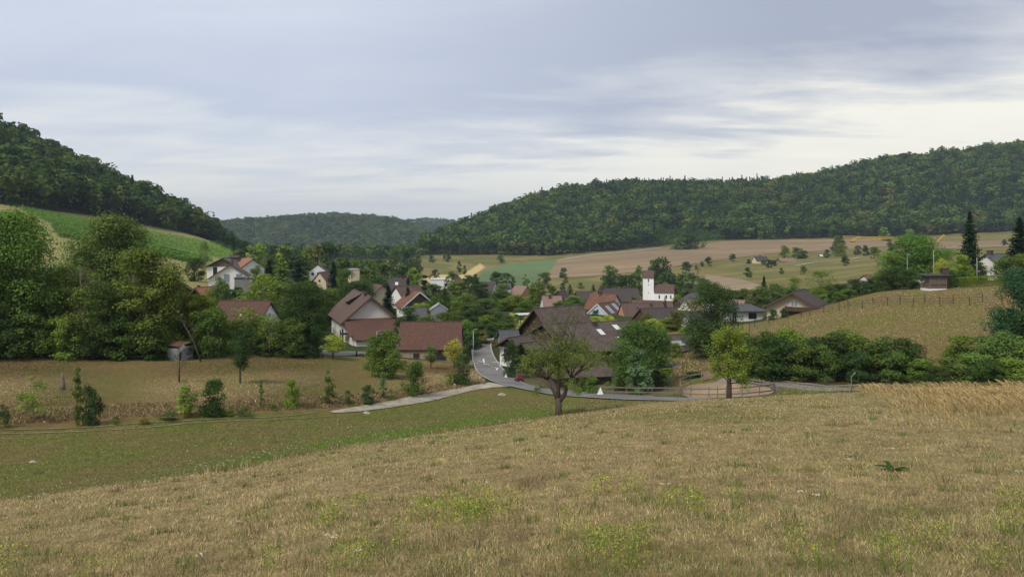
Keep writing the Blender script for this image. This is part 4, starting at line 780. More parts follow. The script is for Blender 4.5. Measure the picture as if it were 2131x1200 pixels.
# bent grey pole by the lane, poles on the hill
x, y = px(1772, 822, 50, 95); g = H(x, y); h = zrow(784, y)-g; o = MB().tube([(0, 0, -.3), (0, 0, h), (.32, 0, h+.4)], [.045, .04, .035], 7).build('bent_pole', P_METAL, smooth=True); o.location = (x, y, g); tag(o, 'bent grey metal pole standing at the lane', 'pole')
def pole(name, X, Yt, D, label, r, mat, cat='pole', head=False):
    x, y = at(X, D); g = H(x, y); h = zrow(Yt, y)-g; o = empty(name, (x, y, g), label, cat); MB().tube([(0, 0, -.3), (0, 0, h)], [r, r*.7], 8).build('pole', mat, o, True)
    if head: MB().box(-.15, .55, -.1, .1, h, h+.12).build('lamp_head', P_METAL, o)
    return o
pole('wooden_pole', 1943, 520, 150, 'tall pale wooden pole in front of the walnut tree on the hill', .09, simple('pale_timber', (.36, .31, .22), (.28, .24, .17), 3)); pole('concrete_pole', 2033, 536, 148, 'thick grey pole rising from the clipped hedge', .14, W_CONC)
pole('street_lamp', 1888, 530, 150, 'thin pole lamp left of the walnut tree on the hill', .05, P_METAL, 'street lamp', True)
# fallen white parasol-like wing beside the hut
x, y = at(1917, 143); g = H(x, y)+1.4; o = empty('clothes_airer', (x, y, g-1.4), 'white rotary clothes airer left of the garden hut', 'clothes airer'); MB().tube([(0, 0, 0), (0, 0, 2.0)], [.03, .03], 5).build('post', P_METAL, o); mb = MB()
for a_ in (0, 1.57, 3.14, 4.71): mb.bar((0, 0, 1.6), (math.cos(a_)*1.2, math.sin(a_)*1.2, 2.1), .04)
mb.build('arm', P_SIGN, o)
# machines on the far building site
x, y = at(1776, 900); g = H(x, y); o = empty('excavator', (x, y, g), 'small yellow excavator on the far field under the forest', 'excavator'); MB().box(-3, 1, -1.5, 1.5, 1.2, 3.2).box(-.5, 1, -1, 1, 3.2, 4.6).build('body', P_YELLOW, o); MB().box(-3, 1.6, -1.7, 1.7, 0, 1.1).build('track', P_DARKM, o); mb = MB(); mb.bar((1, 0, 2.5), (5, 0, 6.5), .6); mb.bar((5, 0, 6.5), (9, 0, 6.2), .5); mb.build('boom', P_YELLOW, o)
x, y = at(1890, 880); g = H(x, y); o = empty('lattice_boom', (x, y, g), 'long yellow lattice crane boom lying across the far field', 'crane boom'); mb = MB(); 
for zz_ in (1.2, 3.2): mb.bar((-78, 0, zz_+3), (20, 0, zz_), .55)
for k in range(34): mb.bar((-78+k*2.9, 0, 4.2-k*.088 if k % 2 else 6.2-k*.088), (-75.1+k*2.9, 0, 6.1-k*.088 if k % 2 else 4.1-k*.088), .3)
mb.build('lattice', P_YELLOW, o)
x, y = at(1948, 168); g = H(x, y); o = empty('crane_arm', (x, y, g), 'yellow machine arm sticking up behind the walnut tree', 'crane'); a_ = zrow(506, 168)-g; mb = MB(); mb.bar((-2.6, 0, 0), (-2.2, 0, a_-2.2), .3); mb.build('mast', P_YELLOW, o); mb = MB(); mb.bar((-2.2, 0, a_-2.2), (1.7, 0, a_+1.85), .2); mb.box(1.5, 1.95, -.15, .15, a_+1.7, a_+1.95); mb.build('arm', P_YELLOW, o)
for X, Y, D, lab in ((1722, 533, 680, 'tiny parked white car at the end of the far lane'), (1558, 547, 640, 'small dark parked car left of the tiny yellow house')):
    x, y = at(X, D); g = H(x, y); o = empty('parked_car', (x, y, g), lab, 'car', rz=.2); mt = P_SIGN if 'white' in lab else P_DARKM
    MB().poly([(-2.2, -.9, .35), (2.2, -.9, .35), (2.2, .9, .35), (-2.2, .9, .35), (-2.2, -.9, .95), (2.2, -.9, .9), (2.2, .9, .9), (-2.2, .9, .95)], [(0, 1, 5, 4), (1, 2, 6, 5), (2, 3, 7, 6), (3, 0, 4, 7), (4, 5, 6, 7)]).build('body', mt, o)
    MB().poly([(-1.6, -.8, .95), (1.2, -.8, .93), (1.2, .8, .93), (-1.6, .8, .95), (-1.1, -.7, 1.45), (.5, -.7, 1.45), (.5, .7, 1.45), (-1.1, .7, 1.45)], [(0, 1, 5, 4), (1, 2, 6, 5), (2, 3, 7, 6), (3, 0, 4, 7), (4, 5, 6, 7)]).build('cabin', P_GLASS, o)
    for sx in (-1.4, 1.4):
        for sy in (-.9, .9): MB().tube([(sx, sy-.1, .33), (sx, sy+.1, .33)], [.33, .33], 10).build('wheel', P_DARKM, o)
# ---------------------------------------------------------------- trees
def limb_path(a, b, rng, bend):
    a = np.array(a, float); b = np.array(b, float); m = (a+b)/2+rng.normal(0, bend, 3)*np.linalg.norm(b-a); m[2] = max(m[2], min(a[2], b[2])); return [tuple(a), tuple((a+m)/2*1.0+0*a), tuple(m), tuple((m+b)/2), tuple(b)]
def crown_mesh(name, rng, h, w, z0, ncl, nleaf, ls, shape='round', loose=0.25, jit=.55, top=0.5):
    """leaf cards on many overlapping clumps that fill an uneven envelope"""
    C = []; tries = 0
    ph = rng.uniform(0, 6.28, 4); am = rng.uniform(.05, .2, 4)
    while len(C) < ncl and tries < 6000:
        tries += 1; a = rng.uniform(0, 2*np.pi); t = rng.random()
        if shape == 'round': rz = np.sqrt(max(0, 1-((t-.45)/.58)**2))
        elif shape == 'tall': rz = np.sqrt(max(0, 1-((t-.38)/.64)**2))*.95
        elif shape == 'dome': rz = np.sqrt(max(0, 1-(max(t-.15, 0)/.88)**2))
        elif shape == 'spread': rz = np.sqrt(max(0, 1-((t-.6)/.46)**2)) if t > .15 else .3
        elif shape == 'shrub': rz = np.sqrt(max(0, 1-(max(t-.1, 0)/.92)**2))*(.8+.2*min(t*4, 1))
        else: rz = min(1, t*5+.3)*(1-t)**.6      # cone-like column
        rz *= 1+sum(am[k]*np.sin((k+1)*a+ph[k]+t*3) for k in range(4))
        rr = rz*(rng.uniform(.55, 1.0) if rng.random() < .75 else rng.uniform(0, .6)); cr = w*rng.uniform(.085, .17)
        x, y = np.cos(a)*rr*(w/2-cr*.7), np.sin(a)*rr*(w/2-cr*.7); z = z0+(h-z0)*t; z = min(z, h-cr*.5)
        C.append((x, y, max(z, z0+cr*.3), cr, rng.random()))
    C = np.array(C); wts = C[:, 3]**2; k = rng.choice(len(C), nleaf, p=wts/wts.sum()); d = rng.normal(0, 1, (nleaf, 3)); d[:, 2] += .3; d /= np.linalg.norm(d, axis=1, keepdims=True)
    rad = C[k, 3]*np.where(rng.random(nleaf) < loose, rng.uniform(.9, 1.45, nleaf), rng.uniform(.65, 1.05, nleaf)); P = C[k, :3]+d*rad[:, None]*np.array([1, 1, .75]); P[:, 2] = np.maximum(P[:, 2], .05)
    Nn = d+np.array([0, 0, .45]); V = card_leaves(rng, P, Nn, rng.uniform(.65, 1.35, nleaf)*ls, jit); lf = np.repeat(np.clip(.25+.4*C[k, 4]+rng.normal(0, .13, nleaf)+(rng.random(nleaf) < .015)*.4, 0, 1), 4)
    return V, lf, C
def trunk_mesh(name, rng, h, z0, C, tr, nl, mat, top=.75):
    mb = MB(); lean = rng.normal(0, .02*h, 2); T = [(0, 0, -.5), (lean[0]*.2, lean[1]*.2, h*.12), (lean[0]*.6, lean[1]*.6, h*.4), (lean[0], lean[1], h*top)]
    mb.tube(T, [tr*1.25, tr, tr*.7, tr*.2], 8); idx = rng.permutation(len(C))[:nl]
    for i in idx:
        c = C[i]; zs = min(max(c[2]*rng.uniform(.35, .75), z0*.8), h*.6); f = zs/(h*top); s = (lean[0]*f, lean[1]*f, zs)
        r = tr*rng.uniform(.22, .42); mb.tube(limb_path(s, c[:3], rng, .08), [r, r*.85, r*.6, r*.4, r*.15], 5)
    me = bpy.data.meshes.new(name); me.from_pydata(mb.v, [], mb.f); me.materials.append(mat); return me
BARK = simple('bark', (.12, .095, .07), (.06, .048, .038), 6, bs=.6, stretch=(1, 1, .25)); BARK2 = simple('pale_bark', (.22, .19, .15), (.12, .10, .08), 6, bs=.5, stretch=(1, 1, .25))
PROTO = {}
def proto(kind, h, w, z0, ncl, nleaf, ls, shape, tr, nl, loose=.25, bark=None, n=3, top=.75, jit=.55):
    L = []
    for k in range(n):
        rng = np.random.default_rng(abs(hash(kind)) % 1000 if False else sum(map(ord, kind))*7+k); V, lf, C = crown_mesh(kind, rng, h, w, z0, ncl, nleaf, ls, shape, loose, jit)
        cm = npmesh('crown', V, np.arange(len(V)).reshape(-1, 4), M_LEAF, False, {'leaf': ('POINT', lf)}); L.append((cm, trunk_mesh('trunk', rng, h, z0, C, tr, nl, bark or BARK, top)))
    PROTO[kind] = (h, w, L)
proto('big', 16, 12, 1.2, 100, 30000, .145, 'round', .35, 26, .3)
proto('bigtall', 16, 9, 1.6, 85, 23000, .145, 'tall', .28, 26, .35, BARK2)
proto('dome', 14, 14, 2.0, 110, 34000, .145, 'dome', .4, 20, .2, n=1)
proto('round', 8, 7, .5, 50, 6500, .15, 'round', .2, 16, .25)
proto('tallm', 9, 5.5, .5, 45, 5500, .15, 'tall', .17, 14, .3)
proto('shrub', 3, 3.4, 0, 32, 4200, .085, 'shrub', .05, 10, .35)
proto('bush', 2, 2, 0, 22, 2200, .05, 'shrub', .03, 8, .5)
proto('slim', 4, 1.5, .25, 30, 2200, .06, 'col', .03, 12, .6, n=2)
proto('airy', 4, 2.2, .9, 16, 1300, .07, 'round', .035, 12, .8, BARK2, n=2)
proto('orchard', 5, 4.2, 1.5, 34, 4200, .085, 'spread', .14, 16, .4)
proto('far', 9, 8, .3, 36, 1700, .32, 'dome', .22, 8, .25, n=4); proto('farbush', 6, 8, 0, 34, 1500, .3, 'shrub', .1, 5, .25, n=2)
proto('farslim', 9, 4.5, .3, 26, 1000, .3, 'tall', .18, 8, .3)
proto('column', 10, 2.6, .1, 40, 3500, .13, 'col', .1, 6, .3, n=2)
proto('spiky', 4.5, 4.0, .2, 60, 5200, .10, 'shrub', .07, 14, .6, n=2)
proto('thin', 9, 6.5, 2.2, 30, 2200, .13, 'round', .13, 30, .7, BARK2, n=2)
def conifer_proto(kind, h, w, tiers, nb, per, ls, droop, n=2, bare=0.03):
    L = []
    for k in range(n):
        rng = np.random.default_rng(900+k+len(kind)); PP = []; NN = []; mb = MB(); mb.tube([(0, 0, -.4), (0, 0, h*.5), (0, 0, h*.98)], [h*.018, h*.011, h*.002], 7)
        for i in range(tiers):
            t = bare+(1-bare)*(i+rng.uniform(-.3, .3))/tiers; z = h*t; R0 = w/2*(1-t)**.85*rng.uniform(.8, 1.1)+.05
            for j in range(nb):
                a = rng.uniform(0, 2*np.pi); Rr = R0*rng.uniform(.65, 1.15); m = max(3, int(per*Rr/(w/2))+2); s = np.linspace(.12, 1, m); dz = -droop*s*Rr+.28*Rr*s**2.5
                q = np.stack([np.cos(a)*s*Rr, np.sin(a)*s*Rr, z+dz], 1)+rng.normal(0, .045*w/4, (m, 3)); PP.append(q); NN.append(np.tile([np.cos(a)*.4, np.sin(a)*.4, 1], (m, 1)))
        P = np.concatenate(PP); P[:, 2] = np.maximum(P[:, 2], .05); Nn = np.concatenate(NN); V = card_leaves(rng, P, Nn, rng.uniform(.7, 1.3, len(P))*ls, .45)
        lf = np.repeat(np.clip(rng.normal(.45, .13, len(P)), 0, .95), 4); cm = npmesh('crown', V, np.arange(len(V)).reshape(-1, 4), M_LEAF, False, {'leaf': ('POINT', lf)})
        me = bpy.data.meshes.new('trunk'); me.from_pydata(mb.v, [], mb.f); me.materials.append(BARK); L.append((cm, me))
    PROTO[kind] = (h, w, L)
conifer_proto('spruce', 12, 5.5, 50, 15, 17, .19, .4); conifer_proto('pine', 11, 6.5, 24, 12, 18, .22, .1); conifer_proto('farspruce', 12, 5, 22, 9, 7, .32, .4)
COLS = {k_: v_*1.2 for k_, v_ in dict(dk=lin(64, 84, 48), md=lin(84, 104, 52), lt=lin(112, 134, 60), yl=lin(150, 162, 70), ol=lin(104, 122, 54), br=lin(108, 104, 60), sl=lin(112, 134, 92), cn=lin(38, 58, 42), ora=lin(146, 144, 62), gr=lin(90, 118, 58), bd=lin(62, 88, 58)).items()}
CN = dict(dk='dark green', md='mid green', lt='light green', yl='yellow-green', ol='olive green', br='brownish', sl='silvery', cn='dark', ora='yellowing', gr='fresh green', bd='bluish green')
KN = dict(big='broad tree', bigtall='tall tree', dome='domed tree', round='round tree', tallm='upright tree', shrub='shrub', bush='bush', slim='slender young tree', airy='thin sapling', orchard='fruit tree', far='round tree', farbush='bush', farslim='upright tree', column='columnar tree', spiky='spreading shrub', thin='sparse tree', spruce='spruce', pine='pine', farspruce='spruce')
TREES = []
def T(kind, X, Yt, D, Wp, c, place, lab=None, Yb=None): TREES.append((kind, X, Yt, D, Wp, c, place, lab, Yb))
# wood at the left
pl_ = 'in the wood at the left edge'
T('big', 18, 440, 88, 190, 'gr', pl_); T('dome', 232, 452, 118, 205, 'md', 'behind the left wood', 'huge domed tree with broad rounded crown rising behind the left wood')
T('bigtall', 300, 516, 92, 150, 'ol', pl_); T('bigtall', 145, 555, 92, 120, 'ol', pl_); T('bigtall', 205, 585, 89, 110, 'md', pl_); T('big', 95, 590, 90, 130, 'md', pl_); T('big', 345, 575, 95, 120, 'ol', pl_)
T('big', -60, 500, 86, 160, 'md', pl_); T('round', 60, 650, 86.5, 110, 'md', pl_); T('round', 130, 660, 87, 90, 'lt', pl_); T('round', 10, 640, 86, 120, 'dk', pl_); T('round', 190, 668, 88, 90, 'dk', pl_); T('round', 245, 655, 89, 100, 'md', pl_); T('round', 305, 670, 90, 90, 'dk', pl_)
T('bigtall', 260, 610, 96, 130, 'dk', pl_); T('bigtall', 180, 620, 98, 150, 'dk', pl_); T('big', 50, 560, 100, 200, 'dk', pl_); T('thin', 172, 600, 87.5, 80, 'ol', pl_)
T('bigtall', 420, 612, 96, 90, 'ol', 'right of the ruined shed'); T('round', 445, 640, 94, 80, 'md', 'right of the ruined shed'); T('round', 395, 645, 97, 70, 'dk', 'right of the ruined shed'); T('shrub', 330, 705, 90, 60, 'dk', 'beside the ruined shed'); T('shrub', 395, 708, 92, 60, 'dk', 'beside the ruined shed')
# copse in the middle left
pm = 'in the copse left of the farmhouse'
T('big', 632, 588, 106, 112, 'dk', pm); T('round', 604, 662, 101, 66, 'md', pm); T('round', 540, 655, 103, 80, 'md', pm); T('thin', 515, 640, 100, 80, 'ol', pm); T('round', 575, 668, 104, 70, 'dk', pm); T('tallm', 490, 665, 99, 60, 'ol', pm); T('thin', 560, 655, 99, 60, 'ol', pm)
T('round', 650, 665, 104, 60, 'dk', pm); T('round', 470, 690, 98, 60, 'md', pm); T('shrub', 545, 715, 99, 50, 'dk', pm); T('shrub', 625, 712, 101, 60, 'dk', pm); T('shrub', 585, 708, 100, 50, 'md', pm); T('shrub', 500, 712, 98, 55, 'ol', pm)
T('orchard', 500, 682, 77, 62, 'dk', '', 'small dark fruit tree standing alone on the brown meadow, lumpy crown', 797)
T('thin', 540, 572, 135, 110, 'ol', 'above the red roofed long house'); T('round', 458, 576, 129, 46, 'md', 'beside the dark chalet', 'round green tree half hiding the chalet roof'); T('thin', 435, 600, 132, 50, 'ol', 'beside the dark chalet'); T('tallm', 480, 600, 150, 50, 'bd', 'above the red roofed long house')
T('round', 405, 537, 215, 44, 'dk', '', 'round dark tree left of the white houses under the vineyard'); T('thin', 424, 504, 235, 26, 'md', '', 'lone slim tree standing in the lower vineyard'); T('shrub', 492, 596, 176, 26, 'dk', '', 'small dark bush left of the grey garage'); T('round', 460, 588, 178, 36, 'md', 'below the balcony house')
T('shrub', 520, 606, 172, 40, 'dk', 'below the grey garage'); T('round', 555, 570, 178, 44, 'md', 'right of the grey garage'); T('round', 535, 552, 215, 30, 'md', 'beside the orange roofed house')
# conifer group and garden trees left centre
pc_ = 'in the garden belt left of the farmhouse'
for a in [('pine', 585, 528, 185, 70, 'ol'), ('pine', 620, 540, 180, 80, 'cn'), ('spruce', 560, 540, 205, 50, 'cn'), ('round', 600, 590, 150, 80, 'md'), ('spruce', 694, 541, 205, 48, 'cn'), ('round', 650, 585, 165, 60, 'dk'), ('round', 690, 600, 165, 60, 'md'), ('tallm', 570, 590, 150, 60, 'ol'), ('round', 715, 560, 200, 50, 'md'), ('round', 625, 600, 140, 60, 'dk'), ('round', 672, 615, 150, 50, 'dk'), ('pine', 640, 560, 190, 50, 'ol'), ('round', 735, 585, 215, 40, 'dk'), ('tallm', 530, 590, 160, 40, 'ol')]: T(*a, pc_)
pb = 'on the skyline behind the left village'
for a in [('far', 535, 506, 300, 50, 'lt'), ('far', 590, 510, 310, 60, 'ol'), ('farslim', 570, 510, 330, 30, 'dk'), ('far', 640, 515, 320, 45, 'ol'), ('farslim', 660, 508, 330, 36, 'br'), ('far', 687, 503, 330, 52, 'dk'), ('far', 615, 530, 300, 60, 'dk'), ('far', 712, 535, 300, 50, 'dk'), ('far', 745, 540, 330, 46, 'md'), ('far', 500, 520, 330, 30, 'dk'), ('farspruce', 486, 498, 420, 22, 'cn'), ('far', 450, 500, 520, 30, 'md'), ('far', 470, 508, 500, 26, 'dk'), ('farslim', 600, 505, 350, 24, 'cn'), ('farspruce', 628, 506, 340, 22, 'cn'), ('far', 560, 530, 290, 44, 'md'), ('farslim', 505, 502, 400, 20, 'dk')]: T(*a, pb)
pv = 'between the village roofs behind the farmhouse'
for a in [('column', 777, 548, 260, 28, 'ol'), ('far', 760, 556, 280, 40, 'md'), ('far', 800, 545, 310, 50, 'md'), ('far', 840, 548, 330, 44, 'md'), ('far', 860, 556, 300, 36, 'lt'), ('far', 785, 575, 235, 40, 'dk'), ('spruce', 808, 590, 165, 48, 'cn'), ('column', 849, 578, 180, 16, 'cn'), ('column', 883, 572, 210, 30, 'cn'), ('round', 755, 580, 205, 60, 'md'), ('round', 720, 595, 180, 40, 'dk'), ('far', 865, 585, 250, 34, 'md'), ('far', 830, 560, 320, 34, 'dk'), ('far', 903, 590, 240, 50, 'md'), ('far', 770, 540, 360, 40, 'md'), ('far', 820, 520, 480, 34, 'md'), ('far', 845, 518, 520, 30, 'bd'), ('far', 790, 540, 420, 40, 'dk'), ('far', 870, 530, 540, 26, 'md'), ('far', 855, 538, 500, 26, 'dk')]: T(*a, pv)
# green belt in the centre behind the red barn
pg = 'in the green belt behind the red barn'
for a in [('round', 850, 640, 145, 60, 'dk'), ('round', 890, 655, 140, 70, 'md'), ('round', 935, 648, 145, 70, 'md'), ('round', 970, 665, 135, 50, 'gr'), ('round', 905, 618, 175, 60, 'md'), ('pine', 925, 595, 200, 50, 'dk'), ('tallm', 950, 585, 205, 50, 'ol'), ('round', 970, 610, 185, 60, 'md'), ('round', 985, 640, 160, 60, 'dk'), ('round', 1010, 620, 190, 60, 'md'), ('round', 1015, 655, 150, 50, 'ol'), ('round', 1035, 650, 155, 50, 'dk'), ('round', 1000, 590, 240, 50, 'dk'), ('round', 1040, 600, 230, 50, 'md'), ('round', 1055, 620, 200, 50, 'ol'), ('round', 1075, 612, 205, 60, 'ol'), ('pine', 1108, 585, 225, 44, 'ol'), ('round', 1095, 625, 185, 50, 'md'), ('round', 1060, 655, 160, 44, 'md'), ('round', 990, 668, 145, 50, 'dk'), ('round', 950, 625, 175, 40, 'ol'), ('round', 875, 630, 160, 46, 'lt'), ('round', 832, 660, 130, 36, 'dk'), ('round', 1045, 668, 150, 40, 'md'), ('shrub', 1005, 688, 135, 40, 'br'), ('shrub', 990, 690, 130, 30, 'dk'), ('round', 1022, 672, 142, 40, 'dk'), ('shrub', 980, 695, 128, 34, 'dk'), ('round', 925, 660, 150, 40, 'sl'), ('tallm', 1080, 640, 175, 30, 'md'), ('round', 1120, 640, 170, 40, 'md'), ('far', 960, 590, 260, 40, 'dk'), ('far', 985, 575, 300, 34, 'dk'), ('far', 1045, 590, 270, 40, 'ol'), ('far', 940, 565, 330, 30, 'md'), ('round', 1120, 590, 240, 40, 'md')]: T(*a, pg)
# fields and middle distance
pf = 'at the edge of the green crop field'
for a in [('far', 1043, 529, 640, 17, 'md'), ('far', 1035, 565, 420, 36, 'dk'), ('far', 1055, 568, 410, 30, 'dk'), ('farslim', 1068, 575, 400, 14, 'dk'), ('farslim', 1095, 570, 420, 18, 'md'), ('far', 1133, 566, 420, 34, 'md'), ('farslim', 956, 543, 620, 12, 'dk'), ('farslim', 967, 552, 600, 10, 'dk'), ('far', 898, 531, 780, 14, 'dk'), ('far', 932, 530, 780, 14, 'dk'), ('far', 925, 531, 780, 9, 'dk'), ('far', 905, 560, 430, 20, 'dk'), ('far', 975, 572, 380, 26, 'dk'), ('farslim', 990, 570, 380, 16, 'dk')]: T(*a, pf)
ps = 'on the stubble slope left of the church'
for a in [('far', 1172, 557, 470, 20, 'dk'), ('far', 1177, 575, 440, 13, 'md'), ('far', 1208, 587, 400, 13, 'md'), ('far', 1171, 588, 395, 14, 'dk'), ('farspruce', 1186, 590, 320, 22, 'cn'), ('far', 1150, 595, 330, 22, 'md'), ('farspruce', 1235, 590, 270, 16, 'cn'), ('far', 1268, 553, 440, 38, 'md')]: T(*a, ps)
pch = 'around the church'
for a in [('far', 1268, 572, 400, 50, 'dk'), ('far', 1300, 572, 425, 44, 'dk'), ('far', 1322, 570, 430, 36, 'md'), ('far', 1329, 552, 470, 22, 'gr'), ('far', 1378, 537, 450, 56, 'dk'), ('far', 1390, 565, 440, 50, 'dk'), ('far', 1362, 540, 460, 28, 'md'), ('far', 1420, 570, 430, 44, 'md'), ('far', 1440, 570, 420, 40, 'dk'), ('far', 1405, 580, 440, 36, 'dk'), ('far', 1460, 578, 400, 40, 'md'), ('farspruce', 1384, 613, 215, 11, 'cn'), ('far', 1430, 600, 330, 40, 'dk'), ('far', 1470, 595, 330, 40, 'md'), ('far', 1384, 586, 420, 16, 'lt'), ('far', 1320, 618, 240, 26, 'md'), ('far', 1410, 615, 290, 26, 'ol')]: T(*a, pch)
pr = 'between the farm and the blue house'
for a in [('round', 1195, 615, 215, 50, 'gr'), ('round', 1165, 625, 190, 40, 'md'), ('round', 1240, 657, 165, 40, 'yl'), ('round', 1265, 655, 160, 34, 'yl'), ('round', 1283, 668, 155, 30, 'lt'), ('spiky', 1240, 645, 180, 18, 'dk')]: T(*a, pr)
T('big', 1334, 672, 102, 138, 'md', '', 'big round leafy tree right of the stable roofs', 812); T('round', 1378, 690, 100, 50, 'dk', 'right of the stable roofs'); T('tallm', 1330, 727, 88, 60, 'sl', '', 'silvery green willow like tree in front of the big round tree', 820); T('shrub', 1295, 760, 92, 64, 'ol', 'by the rail fence'); T('shrub', 1232, 780, 90, 34, 'gr', 'by the rail fence'); T('shrub', 1365, 770, 92, 60, 'dk', 'by the rail fence'); T('shrub', 1212, 785, 92, 24, 'md', 'by the rail fence')
T('shrub', 1390, 765, 98, 34, 'ol', 'by the rail fence'); T('shrub', 1330, 785, 89, 50, 'md', 'by the rail fence'); T('shrub', 1444, 772, 92, 54, 'dk', '', 'dense dark bush at the back of the riding arena')
T('round', 1408, 645, 145, 50, 'br', 'between the stable and the ash'); T('round', 1360, 662, 140, 44, 'yl', 'between the stable and the ash'); T('round', 1390, 660, 145, 44, 'ol', 'between the stable and the ash'); T('shrub', 1425, 680, 125, 34, 'lt', 'between the stable and the ash'); T('round', 1345, 650, 150, 30, 'br', 'between the stable and the ash'); T('shrub', 1378, 685, 125, 30, 'gr', 'between the stable and the ash')
T('big', 1488, 590, 124, 132, 'dk', '', 'tall dark ash tree standing in front of the bungalow', 745); T('round', 1440, 680, 118, 60, 'dk', 'around the foot of the ash'); T('round', 1510, 690, 112, 60, 'dk', 'around the foot of the ash'); T('round', 1470, 700, 112, 50, 'md', 'around the foot of the ash'); T('spiky', 1405, 712, 108, 30, 'ol', 'around the foot of the ash')
# hedge below the brown hill
ph_ = 'in the dark hedge below the brown hill'
for a in [('round', 1555, 695, 93, 70, 'dk'), ('round', 1590, 690, 92, 80, 'md'), ('round', 1640, 685, 92, 90, 'ol'), ('round', 1620, 702, 90, 90, 'dk'), ('round', 1690, 705, 90, 80, 'dk'), ('round', 1735, 694, 90, 100, 'dk'), ('round', 1765, 690, 91, 90, 'ol'), ('round', 1800, 704, 89, 70, 'md'), ('round', 1840, 702, 88, 90, 'md'), ('round', 1880, 705, 88, 90, 'dk'), ('round', 1545, 720, 90, 50, 'dk'), ('round', 1660, 712, 89, 70, 'md'), ('round', 1715, 718, 88.5, 60, 'md'), ('round', 1785, 730, 87, 60, 'dk'), ('round', 1575, 722, 89, 60, 'md'), ('round', 1862, 730, 86, 70, 'md')]: T(a[0], a[1], a[2]-2, a[3]-5.5, a[4]*1.1, a[5], ph_)
p2 = 'in the lush shrubbery at the right'
for a in [('round', 1915, 745, 80, 80, 'lt'), ('round', 1975, 742, 79, 90, 'md'), ('round', 2030, 735, 79, 100, 'gr'), ('round', 2085, 690, 80, 110, 'gr'), ('round', 2000, 700, 86, 90, 'ol'), ('round', 2055, 700, 85, 80, 'md'), ('big', 2135, 560, 88, 140, 'bd'), ('round', 2140, 720, 78, 120, 'md'), ('round', 1950, 760, 77, 60, 'dk'), ('round', 2110, 745, 76, 90, 'lt'), ('round', 2100, 640, 92, 60, 'bd'), ('round', 2180, 640, 84, 120, 'dk'), ('round', 2060, 752, 76, 70, 'dk'), ('round', 1895, 775, 80, 40, 'md')]: T(*a, p2)
# shrub row left of the hill brow and trees on the brow
pq = 'along the slope behind the chalet style house'
for a in [('round', 1580, 595, 215, 50, 'md'), ('spruce', 1590, 572, 240, 26, 'cn'), ('round', 1610, 590, 220, 60, 'md'), ('thin', 1650, 575, 230, 50, 'ol'), ('round', 1650, 592, 200, 40, 'md'), ('thin', 1710, 562, 215, 70, 'ol'), ('round', 1725, 590, 180, 60, 'md'), ('round', 1700, 598, 175, 50, 'ol'), ('round', 1750, 590, 172, 50, 'dk'), ('round', 1785, 580, 168, 50, 'dk'), ('round', 1765, 600, 160, 40, 'gr'), ('round', 1545, 600, 225, 50, 'md'), ('round', 1820, 575, 165, 40, 'dk'), ('round', 1675, 600, 185, 40, 'dk'), ('round', 1525, 605, 240, 46, 'md'), ('round', 1805, 588, 158, 44, 'dk'), ('shrub', 1715, 612, 158, 30, 'gr'), ('shrub', 1607, 642, 150, 22, 'dk'), ('shrub', 1630, 640, 149, 18, 'dk'), ('round', 1500, 600, 260, 50, 'ol'), ('round', 1745, 606, 156, 36, 'md')]: T(*a, pq)
T('dome', 1907, 490, 162, 142, 'gr', '', 'broad bright green walnut tree on the brow of the hill'); T('round', 1860, 530, 160, 50, 'md', 'left of the walnut'); T('round', 1862, 555, 152, 60, 'dk', 'left of the walnut'); T('round', 1835, 560, 155, 40, 'md', 'left of the walnut'); T('round', 1895, 560, 150, 44, 'dk', 'left of the walnut')
T('spruce', 2018, 437, 165, 62, 'cn', '', 'tall dark spruce on the brow of the hill'); T('spruce', 2122, 448, 160, 76, 'cn', '', 'dark spruce cut by the right edge of the view'); T('round', 1960, 538, 152, 40, 'yl', 'around the garden hut'); T('round', 2003, 530, 150, 50, 'lt', 'around the garden hut'); T('round', 2095, 530, 152, 60, 'md', 'around the garden hut'); T('round', 2125, 528, 152, 50, 'ol', 'around the garden hut'); T('shrub', 1978, 562, 145, 26, 'dk', 'around the garden hut'); T('round', 2040, 545, 152, 30, 'dk', 'around the garden hut'); T('shrub', 1930, 575, 150, 26, 'md', 'around the garden hut'); T('shrub', 2000, 565, 147, 30, 'dk', 'around the garden hut')
# far slope
pk = 'scattered on the far slope below the forest'
for a in [('far', 1525, 528, 690, 15, 'dk'), ('far', 1474, 534, 650, 18, 'dk'), ('far', 1461, 543, 640, 11, 'md'), ('far', 1428, 544, 630, 24, 'dk'), ('far', 1449, 551, 600, 10, 'md'), ('far', 1721, 519, 700, 16, 'dk'), ('far', 1758, 533, 560, 19, 'dk'), ('far', 1556, 556, 470, 19, 'dk'), ('far', 1561, 568, 440, 9, 'md'), ('far', 1626, 557, 480, 12, 'dk'), ('far', 1672, 553, 520, 17, 'md'), ('far', 1820, 513, 780, 24, 'md'), ('far', 1803, 515, 780, 16, 'dk'), ('far', 1785, 511, 800, 18, 'dk'), ('far', 1800, 510, 800, 12, 'dk'), ('far', 1851, 497, 880, 14, 'dk'), ('far', 1857, 508, 800, 22, 'md'), ('far', 1600, 540, 620, 16, 'dk'), ('far', 1612, 541, 615, 12, 'dk'), ('far', 1558, 539, 650, 9, 'dk'), ('far', 2090, 498, 700, 12, 'dk'), ]: T(*a, pk)
